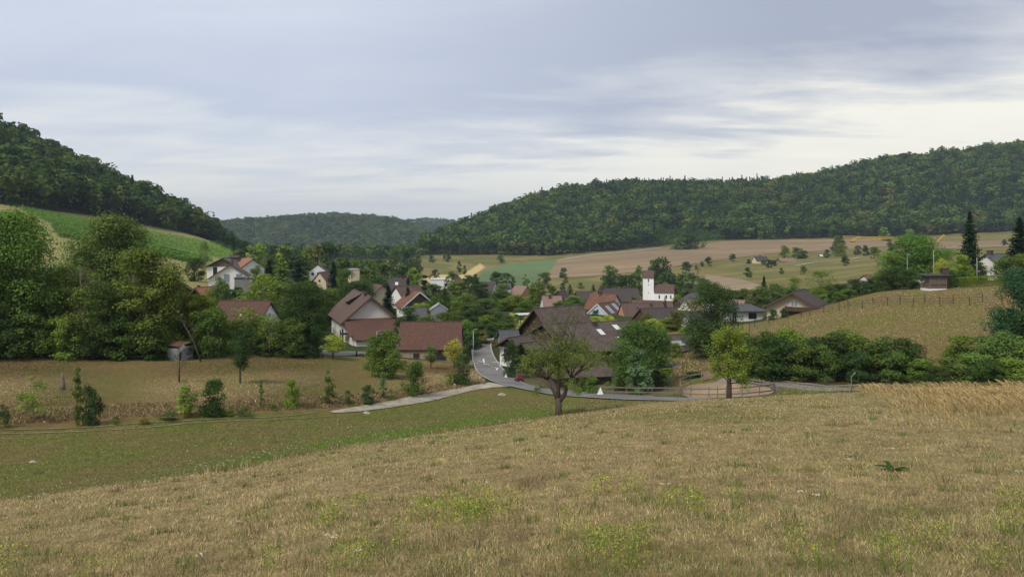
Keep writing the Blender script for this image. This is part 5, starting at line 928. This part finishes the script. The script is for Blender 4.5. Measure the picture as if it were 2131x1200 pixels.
for X, Yt, W_, c_, Yb_, d_ in [(1632, 511, 26, 'ol', 537, 650), (1659, 514, 28, 'gr', 537, 650), (1671, 521, 24, 'dk', 538, 640), (1744, 491, 36, 'md', 531, 720), (1750, 505, 26, 'ol', 533, 700), (1840, 473, 26, 'lt', 501, 930), (1892, 476, 22, 'lt', 500, 930), (1436, 484, 62, 'dk', 517, 880), (1415, 495, 40, 'md', 519, 870), (1590, 541, 14, 'dk', 551, 600), (1608, 541, 16, 'dk', 551, 600)]: T('farbush' if W_ > 36 or W_ < 20 else 'far', X, Yt, d_, W_, c_, pk, None, Yb_)
# fruit and young trees in front of the village
T('round', 1064, 706, 106, 40, 'dk', '', 'dark leafy bush against the white workshop wall', 786); T('orchard', 692, 697, 110, 62, 'yl', '', 'small yellowing tree with spreading crown by the farmhouse lane', 746); T('round', 800, 687, 100, 84, 'md', '', 'tall lopsided leafy tree in front of the farmhouse annex', 785); T('shrub', 787, 725, 94, 66, 'md', 'at the foot of the lopsided tree'); T('shrub', 818, 728, 99, 44, 'gr', 'at the foot of the lopsided tree')
T('orchard', 896, 718, 104, 34, 'md', '', 'neat little round topped tree in front of the red barn', 766); T('orchard', 946, 706, 108, 50, 'ora', '', 'yellow leaved tree at the right end of the red barn', 765); T('shrub', 963, 735, 96, 44, 'dk', '', 'tall dark bush left of the junction', 800)
pbk = 'on the bank beside the dirt track'
for a in [('airy', 70, 780, 57, 60, 'lt', 878), ('slim', 161, 762, 56, 30, 'md', 886), ('shrub', 190, 800, 57, 44, 'dk', 884), ('bush', 8, 838, 53, 30, 'dk', 890), ('bush', 242, 862, 57, 18, 'md', 884), ('slim', 384, 785, 61, 40, 'lt', 866), ('airy', 400, 812, 62, 50, 'lt', 866), ('shrub', 446, 788, 63, 54, 'dk', 866), ('bush', 508, 842, 63, 30, 'md', 866), ('slim', 543, 788, 66, 15, 'md', 845), ('shrub', 608, 788, 67, 42, 'lt', 846), ('slim', 683, 768, 70, 32, 'md', 840), ('bush', 725, 810, 72, 20, 'md', 838), ('shrub', 765, 800, 74, 38, 'dk', 838), ('column', 797, 772, 77, 22, 'sl', 828), ('bush', 815, 808, 76, 16, 'ol', 832), ('spiky', 863, 752, 82, 50, 'md', 822), ('bush', 935, 775, 92, 20, 'ol', 800), ('bush', 350, 856, 60, 50, 'dk', 874), ('bush', 480, 850, 63, 34, 'ol', 866), ('bush', 565, 835, 66, 30, 'ol', 850), ('bush', 300, 866, 58, 26, 'br', 882)]: T(a[0], a[1], a[2], a[3], a[4], a[5], pbk, None, a[6])
T('slim', 1517, 716, 57, 10, 'yl', 'x', 'SKIP')
cnt = {}; recs = []
for t_ in TREES:
    if t_[7] == 'SKIP': continue
    desc = (CN[t_[5]]+' '+KN[t_[0]]); recs.append((t_, desc)); cnt.setdefault((desc, t_[6]), []).append(t_)
ORD = 'leftmost second third fourth fifth sixth seventh eighth ninth tenth eleventh twelfth thirteenth fourteenth fifteenth sixteenth seventeenth eighteenth nineteenth twentieth twenty-first twenty-second twenty-third twenty-fourth twenty-fifth twenty-sixth twenty-seventh'.split()
def plural(d): return d[:-2]+'ves' if d.endswith('shelf') else (d+'es' if d.endswith('sh') else (d if d.endswith('spruce') and False else d+'s'))
rr = random.Random(4); NT = 0
for (kind, X, Yt, D, Wp, c, place, lab, Yb), desc in recs:
    if lab is None:
        L_ = sorted([q for q in cnt[(desc, place)] if q[7] is None], key=lambda q: q[1])
        if len(L_) == 1: lab = 'the only '+desc+' '+place
        else:
            i = [j for j, q in enumerate(L_) if q[1:5] == (X, Yt, D, Wp)][0]; lab = ('rightmost '+desc+' ' if i == len(L_)-1 else ORD[i]+' '+desc+(' from left ' if i else ' '))+place
    if place in (pf, ps, pk) and not Yb: x, y = px(X, Yt+Wp*(1.9 if 'slim' in kind else 1.05), 330, 1000)
    else: x, y = px(X, Yb, D*.8, D*1.2) if Yb else at(X, D)
    g = H(x, y); ph, pw_, vs = PROTO[kind]; hh = max(zrow(Yt, y)-g, .6)*.985; ww = Wp/F_PX*y*1.08
    cm, tm = vs[rr.randrange(len(vs))]; cat = 'bush' if kind in ('bush', 'shrub', 'spiky', 'farbush') else 'tree'; nm = {'spruce': 'spruce', 'farspruce': 'spruce', 'pine': 'pine_tree', 'bush': 'bush', 'farbush': 'bush', 'shrub': 'shrub', 'spiky': 'shrub', 'slim': 'young_tree', 'airy': 'sapling', 'orchard': 'fruit_tree', 'column': 'columnar_tree'}.get(kind, 'broadleaf_tree')
    if D < 48: continue
    o = empty(nm, (x, y, g-.08), lab, cat, ('trees and shrubs '+place) if place else None, rr.uniform(0, 6.28)); o.scale = (ww/pw_, ww/pw_, hh/ph)
    k_ = rr.uniform(.85, 1.18); cc = COLS[c]*k_*np.array([rr.uniform(.92, 1.1), 1, rr.uniform(.85, 1.1)])
    if D > 300: cc = cc*.95
    q = link('crown', cm, o); q.color = (*cc, 1); q = link('trunk', tm, o); NT += 1
print('trees', NT)
# ---- hero fruit tree on the crest, dead top and drooping leafy boughs
def grow(mb, p, d, ln, r, dep, rng, ends, droop=.0, nseg=4):
    pts = [p.copy()]; rs = [r]; q = p.copy(); dd = d.copy()
    for i in range(nseg):
        dd = (dd+Vector((rng.uniform(-.22, .22), rng.uniform(-.22, .22), rng.uniform(-.12, .16)-droop))).normalized(); q = q+dd*ln/nseg; pts.append(q.copy()); rs.append(r*(1-(i+1)/nseg*.5))
        if dep > 0 and i >= 1:
            for _ in range(2 if dep > 1 else 2):
                a = Vector((rng.uniform(-1, 1), rng.uniform(-1, 1), rng.uniform(-.3, .7))).normalized(); grow(mb, q, (dd*.55+a*.75).normalized(), ln*rng.uniform(.5, .72), r*.45, dep-1, rng, ends, droop*1.2, 3)
    mb.tube(pts, rs, 6 if r > .03 else 4); ends.append((pts, dep))
def hero(name, label, X, Y, D, h, trunkr, forks, nleaf, ls, colr, seed, place_leaf, crown_clip=None):
    rng = random.Random(seed); g_ = np.random.default_rng(seed); x, y = px(X, Y, D*.8, D*1.15); z = H(x, y); o = empty(name, (x, y, z-.05), label, 'tree'); mb = MB(); ends = []
    for seg in forks['trunk']: mb.tube([Vector(q[:3]) for q in seg], [q[3] for q in seg], 9)
    for (p, d, ln, r, dep, dr) in forks['limbs']: grow(mb, Vector(p), Vector(d).normalized(), ln, r, dep, rng, ends, dr)
    mb.build('trunk', BARK, o, True); P = []
    for pts, dep in ends:
        if dep > 1: continue
        for i in range(1, len(pts)):
            m = 3 if dep == 0 else 2
            for _ in range(m):
                q = pts[i-1].lerp(pts[i], rng.random())
                if place_leaf(q, rng): P.append(q)
    P = np.array([tuple(q) for q in P]); k = g_.integers(0, len(P), nleaf); c = P[k]+g_.normal(0, 1, (nleaf, 3))*np.array([.15, .15, .10]); c[:, 2] -= np.abs(g_.normal(0, .06, nleaf))
    V = card_leaves(g_, c, np.tile([0, 0, 1.0], (nleaf, 1)), g_.uniform(.6, 1.3, nleaf)*ls, .75); lf = np.repeat(np.clip(.3+.3*g_.random(len(P))[k]+g_.normal(0, .14, nleaf)+(g_.random(nleaf) < .03)*.4, 0, 1), 4)
    q = link('crown', npmesh('crown', V, np.arange(len(V)).reshape(-1, 4), M_LEAF, False, {'leaf': ('POINT', lf)}), o); q.color = (*colr, 1); return o
lim = []
rq = random.Random(5)
for k in range(7): a = k*.9+.3; lim.append(((-1.0+.15*math.cos(a), .1*math.sin(a), 2.5), (math.cos(a)*.9-.05, math.sin(a)*.8, .85), 1.6, .07, 2, .06))
for k in range(7): a = k*.9; lim.append(((1.15+.1*math.cos(a), .1*math.sin(a), 2.6), (math.cos(a)*.9+.35, math.sin(a)*.8, .75), 2.0, .07, 2, .06))
for k in range(6): a = k*1.05; lim.append(((0.05, 0, 2.9), (math.cos(a)*.5, math.sin(a)*.5, 1.0), 2.6, .07, 2, .0))
lim += [((-.7, 0, 2.0), (-1, -.2, .1), 1.3, .03, 1, .1), ((.2, 0, 2.0), (.3, -.9, .4), 2.0, .04, 2, .05)]
hero('fruit_tree', 'gnarled old fruit tree with forked trunk and dead upper twigs on the meadow crest', 1162, 864, 50, 6.5, .3,
     {'trunk': [[(0, 0, -.5, .36), (.02, 0, .5, .28), (0, 0, 1.25, .27)], [(0, 0, 1.1, .24), (-.35, 0, 1.6, .15), (-1.0, 0, 2.5, .11)], [(.02, 0, 1.0, .25), (.55, 0, 1.45, .18), (.75, .1, 2.0, .15), (1.2, 0, 2.6, .12)], [(0, 0, 1.2, .22), (-.02, 0, 2.0, .16), (.05, 0, 2.9, .12)]], 'limbs': lim},
     20000, .055, lin(116, 134, 66), 7, lambda q, rg: rg.random() < (1.0 if q.z < 5.2 else .15))
[o for o in bpy.data.objects if 'gnarled old' in str(o.get('label', ''))][0].scale = (.78, .78, 1.0)
lim = []
for k in range(16): a = k*2.4; zz_ = 1.0+k*.19; lim.append(((0, 0, zz_), (math.cos(a), math.sin(a), .9 if k > 8 else .35), 1.0-.015*k, .045, 2, .0))
hero('fruit_tree', 'slender yellow green tree with dark straight trunk in front of the riding arena', 1517, 829, 56, 4.2, .2, {'trunk': [[(0, 0, -.4, .2), (.02, 0, .9, .16), (-.05, 0, 2.2, .11), (-.2, 0, 3.6, .05)]], 'limbs': lim+[((-.1, 0, 2.4), (-1, 0, .75), 1.5, .04, 1, 0), ((0, 0, 2.2), (1, 0, .55), 1.6, .04, 1, 0)]}, 11000, .05, lin(132, 150, 62), 9, lambda q, rg: q.z > .75)
def bare(name, label, X, Yb, D, h, seed, lean=(0, 0), n=9, r=.12, start=.35, mat=None, spread=.8):
    rng = random.Random(seed); x, y = px(X, Yb, D*.85, D*1.15) if Yb else at(X, D); z = H(x, y); o = empty(name, (x, y, z), label, 'tree'); mb = MB(); en = []
    mb.tube([(0, 0, -.4), (lean[0]*.4, lean[1]*.4, h*.45), (lean[0], lean[1], h)], [r, r*.7, r*.15], 7); mb.build('trunk', mat or BARK, o, True); mb = MB()
    for k in range(n): t = start+(1-start)*k/n; a = rng.uniform(0, 6.28); grow(mb, Vector((lean[0]*t, lean[1]*t, h*t)), Vector((math.cos(a), math.sin(a), .6)).normalized(), h*.35*spread*(1.1-t*.6), r*.3, 1, rng, en, 0)
    mb.build('branch', mat or BARK, o); return o
bare('dead_tree', 'leafless dead tree standing on the left meadow', 373, 795, 77, 3.7, 3, n=12, r=.09, start=.3)
bare('dead_tree', 'bare grey treetop showing through the crowns of the left wood', 168, None, 89, 10.5, 5, n=12, r=.09, start=.6, mat=BARK2)
bare('leaning_tree', 'leaning dark trunk with bare boughs right of the ruined shed', 421, None, 90, 5.6, 6, (-2.8, 0), 10, .11, .4)
bare('dead_tree', 'small reddish leafless tree on the slope right of the church', 1451, None, 520, 10, 8, n=12, r=.3, mat=simple('red_bark', (.22, .12, .09), None, 3), start=.2)
# stump on the left meadow
x, y = px(131, 810, 60, 90); g = H(x, y); o = MB().tube([(0, 0, -.2), (.03, 0, .5), (-.05, 0, 1.1), (-.1, 0, 1.45)], [.24, .17, .12, .03], 9).tube([(-.02, 0, .95), (.28, 0, 1.12)], [.06, .03], 6).tube([(-.15, 0, -.1), (-.28, 0, .45)], [.08, .05], 6).build('tree_stump', BARK2, smooth=True); o.location = (x, y, g); tag(o, 'jagged broken grey tree stump on the left meadow', 'stump')
# clipped hedge beside the hut
def hedge(name, label, a, b, w_, h_, n, colr, ls=.07):
    rng = np.random.default_rng(5); A = np.array(a); B = np.array(b); t = rng.random(n); f = rng.integers(0, 3, n); u = rng.uniform(-.5, .5, n); v = rng.random(n); d = (B-A)/np.linalg.norm(B-A); nn = np.array([-d[1], d[0]])
    off = np.where(f == 0, -.5, np.where(f == 1, .5, u))*w_; z = np.where(f == 2, 1.0, v)*h_; P2 = A+t[:, None]*(B-A)+nn*off[:, None]; P = np.stack([P2[:, 0], P2[:, 1], Hn(P2[:, 0], P2[:, 1])+z+rng.normal(0, .05, n)], 1)
    V = card_leaves(rng, P, np.tile([0, -.4, .8], (n, 1)), rng.uniform(.7, 1.3, n)*ls, .6); o = link(name, npmesh(name, V, np.arange(n*4).reshape(-1, 4), M_LEAF, False, {'leaf': ('POINT', np.repeat(np.clip(rng.normal(.45, .15, n), 0, 1), 4))})); o.color = (*colr, 1); tag(o, label, 'hedge'); return o
hedge('hedge', 'long low clipped hedge with bright top right of the garden hut', at(1990, 144), at(2120, 144), 1.6, 1.9, 9000, lin(112, 128, 50))
hedge('hedge', 'short dark hedge running left from the garden hut', at(1975, 146), at(1995, 146), 1.4, 2.2, 2500, lin(60, 82, 40))
# vineyard rows on the left slope
def vines():
    rng = np.random.default_rng(8); P = []
    for (a0, a1), (b0, b1), n in ((((40, 434), (505, 519)), ((95, 462), (470, 541)), 11), (((105, 470), (330, 515)), ((120, 492), (330, 532)), 5), (((330, 518), (440, 545)), ((330, 532), (400, 547)), 3)):
        for k in range(n):
            f = k/(n-1); s = np.array(a0)*(1-f)+np.array(b0)*f; e = np.array(a1)*(1-f)+np.array(b1)*f; m = 26; L_ = np.array([unproj(s[0]+(e[0]-s[0])*i/m, s[1]+(e[1]-s[1])*i/m, 225, 640) for i in range(m+1)])
            tt = rng.random(2300)*m; i = np.minimum(tt.astype(int), m-1); q = L_[i]+(L_[i+1]-L_[i])*(tt-i)[:, None]+rng.normal(0, .45, (2300, 2)); P.append(np.stack([q[:, 0], q[:, 1], Hn(q[:, 0], q[:, 1])+rng.uniform(.2, 2.0, 2300)], 1))
    P = np.concatenate(P); V = card_leaves(rng, P, np.tile([0, -.3, .8], (len(P), 1)), rng.uniform(.18, .42, len(P)), .5); o = link('vineyard', npmesh('vineyard', V, np.arange(len(V)).reshape(-1, 4), M_LEAF, False, {'leaf': ('POINT', np.repeat(np.clip(rng.normal(.5, .12, len(P)), 0, 1), 4))})); o.color = (*lin(100, 138, 62), 1); tag(o, 'rows of green vines on the slope below the left forest', 'vineyard', kind='stuff')
vines()
# ---------------------------------------------------------------- grass, weeds and flowers
M_GRASS = leaf_mat('grass_blades', 'attr')
def blades(name, label, x, y, hgt, wid, colr, lean, seed, seg2=False, zoff=-.01):
    g_ = np.random.default_rng(seed); n = len(x); z = Hn(x, y)+zoff; a = g_.uniform(0, 2*np.pi, n); w2 = wid/2; la = g_.uniform(0, 2*np.pi, n); lx = lean[0]*hgt+np.cos(la)*hgt*lean[2]*g_.random(n); ly = lean[1]*hgt+np.sin(la)*hgt*lean[2]*g_.random(n)
    b = np.stack([x, y, z], 1); s = np.stack([np.cos(a)*w2, np.sin(a)*w2*.6, 0*a], 1); tip = b+np.stack([lx, ly, hgt], 1)
    if seg2:
        m = b+np.stack([lx*.3, ly*.3, hgt*.62], 1); V = np.stack([b-s, b+s, m+s*.8, m-s*.8, m-s*.8, m+s*.8, tip+s*.9, tip-s*.9], 1).reshape(-1, 3); Fc = np.arange(len(V)).reshape(-1, 4); rep = 8
    else: V = np.stack([b-s, b+s, tip], 1).reshape(-1, 3); Fc = np.arange(len(V)).reshape(-1, 3); rep = 3
    lf = np.repeat(np.clip(g_.normal(.56, .16, n), 0, .95), rep)
    o = link(name, npmesh(name, V, Fc, M_GRASS, False, {'leaf': ('POINT', lf), 'Col': ('POINT', np.repeat(colr, rep, 0))})); return tag(o, label, 'grass', kind='stuff')
STRAW, PINK, BRN, OLV, GRN = np.array([.48, .385, .235]), np.array([.355, .255, .16]), np.array([.205, .155, .098]), np.array([.225, .212, .088]), np.array([.13, .165, .055])
def pick(g_, w_):
    w_ = np.maximum(np.stack(w_, 1), 0); c = np.cumsum(w_, 1)/w_.sum(1, keepdims=True); u = g_.random(len(w_))[:, None]; k = (u > c).sum(1).clip(0, 4); return np.stack([STRAW, PINK, BRN, OLV, GRN])[k]
g_ = np.random.default_rng(41); n = 520000
D = (4.2**-.8+(60**-.8-4.2**-.8)*g_.random(n))**(-1/.8); X = g_.uniform(-90, 2220, n); cd = np.interp(X, GX, FD[2])+4
k_ = D < cd; D, X = D[k_], X[k_]; x, y = (X-CX)/F_PX*D, D; n = len(x)
pa = fbm(x/1.1, y/1.6, 51, 3); pb_ = fbm(x/.28, y/.35, 61, 2); pc2 = fbm(x/5, y/7, 71, 3)
gr = np.clip((pa-.50)*4+(pb_-.5)*2.2+(pc2-.5)*2+np.clip((X-1200)/2200, 0, .3)+np.clip((D-22)/60, 0, .3), .04, 2)
c = pick(g_, [1.0-.3*gr, .75+1.6*(pc2-.45), .35+1.2*np.clip(.5-pb_, 0, 1), .35+.55*gr, .10+.45*np.clip(gr-.35, 0, 1)])*g_.uniform(.72, 1.3, (n, 1))*np.clip(1+(pb_-.5)*.9+(pa-.5)*.7, .6, 1.5)[:, None]
hg = g_.uniform(.018, .06, n)*(1+.6*(pa-.5))*np.clip(.8+D/60, .8, 1.4); blades('grass', 'short dry straw coloured grass of the near meadow with green patches', x, y, hg, np.maximum(.0038, .00105*D)*g_.uniform(.7, 1.3, n), c, (0.05, 0, 1.5), 42)
# darker tussocks
n = 16000; ti = g_.integers(0, 520, n); td = (5**-.8+(50**-.8-5**-.8)*g_.random(520))**(-1/.8); tX = g_.uniform(-50, 2180, 520); r_ = g_.uniform(.05, .16, 520)
x = (tX[ti]-CX)/F_PX*td[ti]+g_.normal(0, 1, n)*r_[ti]; y = td[ti]+g_.normal(0, 1, n)*r_[ti]; cz = np.stack([GRN*1.0, OLV*1.0, GRN*1.3, BRN*1.1])[g_.integers(0, 4, 520)][ti]; blades('grass', 'scattered green tussocks in the dry near meadow', x, y, g_.uniform(.05, .15, n), np.maximum(.006, .0014*y), cz*g_.uniform(.7, 1.25, (n, 1)), (0, 0, .7), 43)
# yellow green flowering weeds
wp = [(930, 1100, 70), (960, 1082, 60), (1000, 1095, 60), (985, 1072, 50), (1245, 1030, 40), (730, 1170, 55), (735, 1195, 60), (1240, 1140, 60), (1255, 1160, 60), (1310, 1150, 60), (1290, 1185, 60), (1440, 1060, 50), (1400, 1050, 40), (1455, 1080, 30), (1060, 1070, 40), (680, 1100, 40), (700, 1085, 30), (750, 1060, 40), (2110, 1120, 60), (2120, 1060, 50), (1690, 1190, 50), (1845, 1180, 40), (1950, 1150, 40), (1530, 1060, 30), (1310, 1040, 30), (1660, 1140, 30), (1320, 1185, 40), (200, 1200, 40), (560, 1190, 30), (830, 1140, 30), (880, 1080, 40), (1900, 1130, 30), (1340, 1140, 30), (2060, 1190, 40), (1180, 1120, 25), (1000, 1060, 40), (1870, 1190, 50), (1230, 1180, 50), (940, 1060, 30), (20, 1190, 40)]
WP = []; WX = []
for X, Y, s_ in wp:
    x0, y0 = unproj(X, Y, 3.5, 30); m = int(s_*4.2); R_ = s_/F_PX*y0*.7; hh = .32*g_.uniform(.7, 1.1); px2 = x0+g_.normal(0, .6, m)*R_; py2 = y0+g_.normal(0, .8, m)*R_; WP.append(np.stack([px2, py2, Hn(px2, py2)+hh*g_.random(m)**.6], 1)); st = max(6, m//14); WX.append(np.stack([px2[:st], py2[:st]], 1))
P = np.concatenate(WP); V = card_leaves(g_, P, np.tile([0, -.3, .8], (len(P), 1)), g_.uniform(.006, .014, len(P))*np.clip(P[:, 1]/7, .8, 2), .8)
cw = np.where(g_.random((len(P), 1)) < .22, lin(176, 176, 66), np.where(g_.random((len(P), 1)) < .6, lin(128, 144, 62), lin(96, 114, 52)))
o = link('weeds', npmesh('weeds', V, np.arange(len(V)).reshape(-1, 4), M_GRASS, False, {'leaf': ('POINT', np.repeat(np.clip(g_.normal(.5, .1, len(P)), 0, 1), 4)), 'Col': ('POINT', np.repeat(cw, 4, 0))})); tag(o, 'loose yellow green flowering weeds in the near meadow', 'weeds', kind='stuff')
P = np.concatenate(WX); blades('weed_stems', 'upright green stems of the flowering weeds', P[:, 0], P[:, 1], g_.uniform(.2, .36, len(P)), np.maximum(.005, .0009*P[:, 1]), np.tile(lin(110, 130, 60), (len(P), 1)), (0, 0, .2), 44)
# white wild carrot flowers
fp = []
for k in range(95):
    X = g_.uniform(380, 1280); fp.append((X, np.interp(X, GX, FD[2])+g_.uniform(-2.5, 3.0), g_.uniform(.2, .45), .036))
for X, Y in [(497, 1113), (680, 1147), (694, 1153), (1500, 900), (1765, 980), (1770, 970), (1378, 1035), (1392, 1035), (1012, 1028), (745, 1185), (1665, 1055), (1700, 1062), (1856, 955), (2120, 1010), (415, 1190), (1010, 955), (1022, 950), (1440, 868), (1840, 880), (1843, 884), (400, 1003), (430, 998), (90, 1045), (60, 1050)]:
    q = unproj(X, Y, 4, 56); fp.append(((q[0]/q[1])*F_PX+CX, q[1], .18, .035))
fp = np.array(fp); x = (fp[:, 0]-CX)/F_PX*fp[:, 1]; y = fp[:, 1]; P = np.stack([x, y, Hn(x, y)+fp[:, 2]], 1); nn = 9
PP = np.repeat(P, nn, 0)+g_.normal(0, 1, (len(P)*nn, 3))*np.array([1, 1, .15])*np.repeat(fp[:, 3], nn)[:, None]*.5; V = card_leaves(g_, PP, np.tile([0, 0, 1.], (len(PP), 1)), np.repeat(fp[:, 3], nn)*.38, .25)
o = link('wild_flowers', npmesh('wild_flowers', V, np.arange(len(V)).reshape(-1, 4), M_GRASS, False, {'leaf': ('POINT', np.full(len(V), .5)), 'Col': ('POINT', np.tile([.62, .62, .54], (len(V), 1)))})); tag(o, 'sprinkling of small white umbel flowers along the meadow edge', 'flowers', kind='stuff')
blades('flower_stems', 'thin green stems of the white umbel flowers', x, y, fp[:, 2], np.maximum(.005, .0008*y), np.tile(lin(120, 126, 66), (len(x), 1)), (0, 0, .02), 45)
# weedy fringe on the left part of the crest
n = 9000; X = g_.uniform(350, 1300, n); y = np.interp(X, GX, FD[2])+g_.normal(1.5, 1.3, n); x = (X-CX)/F_PX*y; c = pick(g_, [.3+0*x, .2+0*x, .2+0*x, .8+0*x, .6+0*x]); m = fbm(X/25, y*0, 9) > .42
blades('grass', 'taller green and straw grass fringe along the meadow crest', x[m], y[m], g_.uniform(.08, .3, n)[m], (.0011*y)[m], c[m], (0, 0, .5), 46)
# tall dead grass at the right
def tall(n, X0, X1, d0, d1, hl, seed):
    q_ = np.random.default_rng(seed); X = q_.uniform(X0, X1, n); y = q_.uniform(d0, d1, n); x = (X-CX)/F_PX*y; den = fbm(x/2.2, y/2.2, seed, 3); m = q_.random(n) < np.clip((den-.33)*3.2+.25, .08, 1)*np.clip((X-1840)/160+(d0 > 40), 0, 1)*np.clip((y-d0)/9+(d0 > 40), 0, 1); x, y, X = x[m], y[m], X[m]; m2 = len(x)
    c = np.where(q_.random((m2, 1)) < .7, np.array([.44, .335, .175]), np.where(q_.random((m2, 1)) < .6, np.array([.36, .25, .13]), np.array([.24, .19, .09])))*q_.uniform(.8, 1.2, (m2, 1))
    blades('tall_grass', 'tall straw coloured dead grass leaning over at the right of the meadow' if d0 < 40 else 'fringe of tall seeding grass in front of the right hand shrubs', x, y, q_.uniform(*hl, m2), .0009*y+.002, c, (-.6, 0, 1.1), seed, True)
tall(34000, 1840, 2260, 15.5, 45, (.08, .32), 91); tall(5000, 1790, 2240, 43, 52, (.15, .62), 92)
# grass texture of the middle distance meadows
def meadow(n, X0, X1, k0, k1, seed, pal, h0, h1, wf, dadd=(1, 0), gthr=.5, cond=None, label='', kx=.0016):
    q_ = np.random.default_rng(seed); X = q_.uniform(X0, X1, n); a = np.interp(X, GX, FD[k0])+dadd[0]; b = np.interp(X, GX, FD[k1])+dadd[1]; y = a+(b-a)*q_.random(n)**1.15; x = (X-CX)/F_PX*y
    m = np.ones(n, bool) if cond is None else cond(X, y); X, y, x = X[m], y[m], x[m]; n = len(x); pa = fbm(x/7, y/7, seed, 3)+.5*(fbm(x/1.5, y/1.5, seed+1, 2)-.5); w_ = np.clip((pa-gthr)*5, 0, 1); c = pick(q_, [pal[i]*(1-w_)+pal[i+5]*w_ for i in range(5)])*q_.uniform(.75, 1.2, (n, 1))
    return blades('grass', label, x, y, q_.uniform(h0, h1, n), kx*y*q_.uniform(.6, 1.5, n), c, (0, 0, 1.1), seed)
def offroad(X, y): x = (X-CX)/F_PX*y; return ~((X > 975) & (y > 78) & (X < 1120)) & ~((X > 1060) & (y > 80)) & ~((X > 670) & (X < 1060) & (np.abs(y-np.interp(X, [690, 860, 1000, 1040], [64, 77, 88, 91])) < 1.7))
meadow(90000, -60, 1440, 2, 4, 101, (.12, .3, .6, 1.4, .5, .05, .1, .2, 1.3, 1.1), .03, .08, 1, (1, -1.2), .5, offroad, 'mown green and brown grass of the valley strip behind the crest')
meadow(90000, -60, 985, 5, 6, 102, (.12, 1.2, 1.2, .6, .05, .08, .5, .7, 1.3, .35), .03, .085, 1, (1, 1), .52, None, 'parched brown grass of the left meadow')
meadow(15000, -60, 975, 4, 5, 103, (.08, .9, 2.0, .6, .1, .1, .5, 1.0, 1.1, .5), .05, .22, 1, (.8, .5), .55, offroad, 'rough brown weeds on the bank beside the dirt track', .002)
meadow(60000, 1540, 2200, 5, 7, 104, (.6, 1.1, .8, .7, .05, .5, .4, .3, 1.3, .2), .04, .12, 1, (10, 1), .5, lambda X, y: y > 93+5*(X < 1700), 'parched brown grass of the fenced hillside')
meadow(14000, 900, 1010, 3, 6, 105, (1.5, .8, .6, .3, .02, 1.5, .8, .6, .3, .02), .2, .55, 1, (14, -2), .5, lambda X, y: (X > 960) & (y > 92) & (y < 108) & (X < 1000-(y-100)*1.5), 'dry straw grass verge below the junction')
meadow(26000, 1400, 1560, 4, 6, 106, (.6, .9, .5, .9, .4, .4, .4, .3, 1.1, 1.0), .08, .25, 1, (10, 12), .5, lambda X, y: y > 93, 'rough grass on the slope behind the riding arena')
meadow(16000, 1620, 1960, 3, 5, 107, (.2, .2, .2, 1, 1.2, .2, .2, .2, 1, 1.2), .06, .16, 1, (1, -2), .5, lambda X, y: (y > 72) & (y < 79), 'green grass strip between lane and crest')
def streak(X, y):
    a = np.interp(X, GX, FD[2]); b = np.interp(X, GX, FD[4]); t_ = (y-a)/(b-a); return (t_ > .08) & (t_ < .30+.08*fbm(X/40, y/3, 3)) & (X > 420)
q5 = np.random.default_rng(111); X = q5.uniform(300, 1200, 60000); y = np.interp(X, GX, FD[2])+q5.uniform(1, 18, 60000); m = streak(X, y) & (q5.random(60000) < np.clip((X-350)/350, 0, 1)*np.clip((1250-X)/150, .2, 1)); X, y = X[m], y[m]; x = (X-CX)/F_PX*y
blades('grass', 'fresh green grass along the damp foot of the near slope', x, y, q5.uniform(.04, .1, len(x)), .0018*y, np.where(q5.random((len(x), 1)) < .7, lin(96, 124, 52), lin(122, 140, 66))*q5.uniform(.8, 1.2, (len(x), 1)), (0, 0, 1.0), 112)
# big-leaved dock plant
x, y = unproj(1855, 978, 8, 40); g = H(x, y); V = []; F = []
for k in range(26):
    a = random.Random(k).uniform(0, 6.28); l = random.Random(k+50).uniform(.08, .24); up = random.Random(k+99).uniform(.05, .45); w_ = l*.16; c_, s_ = math.cos(a), math.sin(a); b = len(V)
    for t_ in (0, .35, .7, 1): zz_ = l*up*math.sin(t_*2.1)*.8; ww = w_*math.sin(max(.08, min(t_*2.9, 3.05)))+.004; V += [(c_*l*t_-s_*ww, s_*l*t_+c_*ww, zz_), (c_*l*t_+s_*ww, s_*l*t_-c_*ww, zz_)]
    for i in range(3): F.append((b+2*i, b+2*i+1, b+2*i+3, b+2*i+2))
o = link('dock_plant', npmesh('dock_plant', V, F, M_LEAF, True, {'leaf': ('POINT', np.full(len(V), .45))})); o.color = (*lin(62, 84, 46), 1); o.location = (x, y, g); tag(o, 'dark green broad leaved dock rosette in the dry meadow at the right', 'plant')
# scattered stones
def stone(X, Y, d, s, label):
    x, y = unproj(X, Y, *d); r_ = random.Random(int(X)); vs = []; fs = []; n1_, n2_ = 8, 5
    for j in range(n2_):
        for i in range(n1_): a = i/n1_*6.283; e = j/(n2_-1)*1.5; q = r_.uniform(.75, 1.15); vs.append((math.cos(a)*math.cos(e)*s*q, math.sin(a)*math.cos(e)*s*q*.8, math.sin(e)*s*.6*q))
    for j in range(n2_-1):
        for i in range(n1_): i2 = (i+1) % n1_; fs.append((j*n1_+i, j*n1_+i2, (j+1)*n1_+i2, (j+1)*n1_+i))
    m_ = MB(); m_.poly(vs, fs); o = m_.build('stone', STONE); o.location = (x, y, H(x, y)); tag(o, label, 'stone')
STONE = simple('limestone', (.42, .40, .35), (.26, .24, .2), 5, bs=.5)
stone(1044, 822, (60, 96), .45, 'flat pale stone in the grass below the junction'); stone(945, 801, (75, 105), .3, 'upright pale marker stone on the bank beside the dirt track'); stone(762, 860, (50, 80), .35, 'grey stone beside the lower end of the dirt track'); stone(68, 962, (20, 60), .2, 'small pale stone in the green strip at the left')
haze()
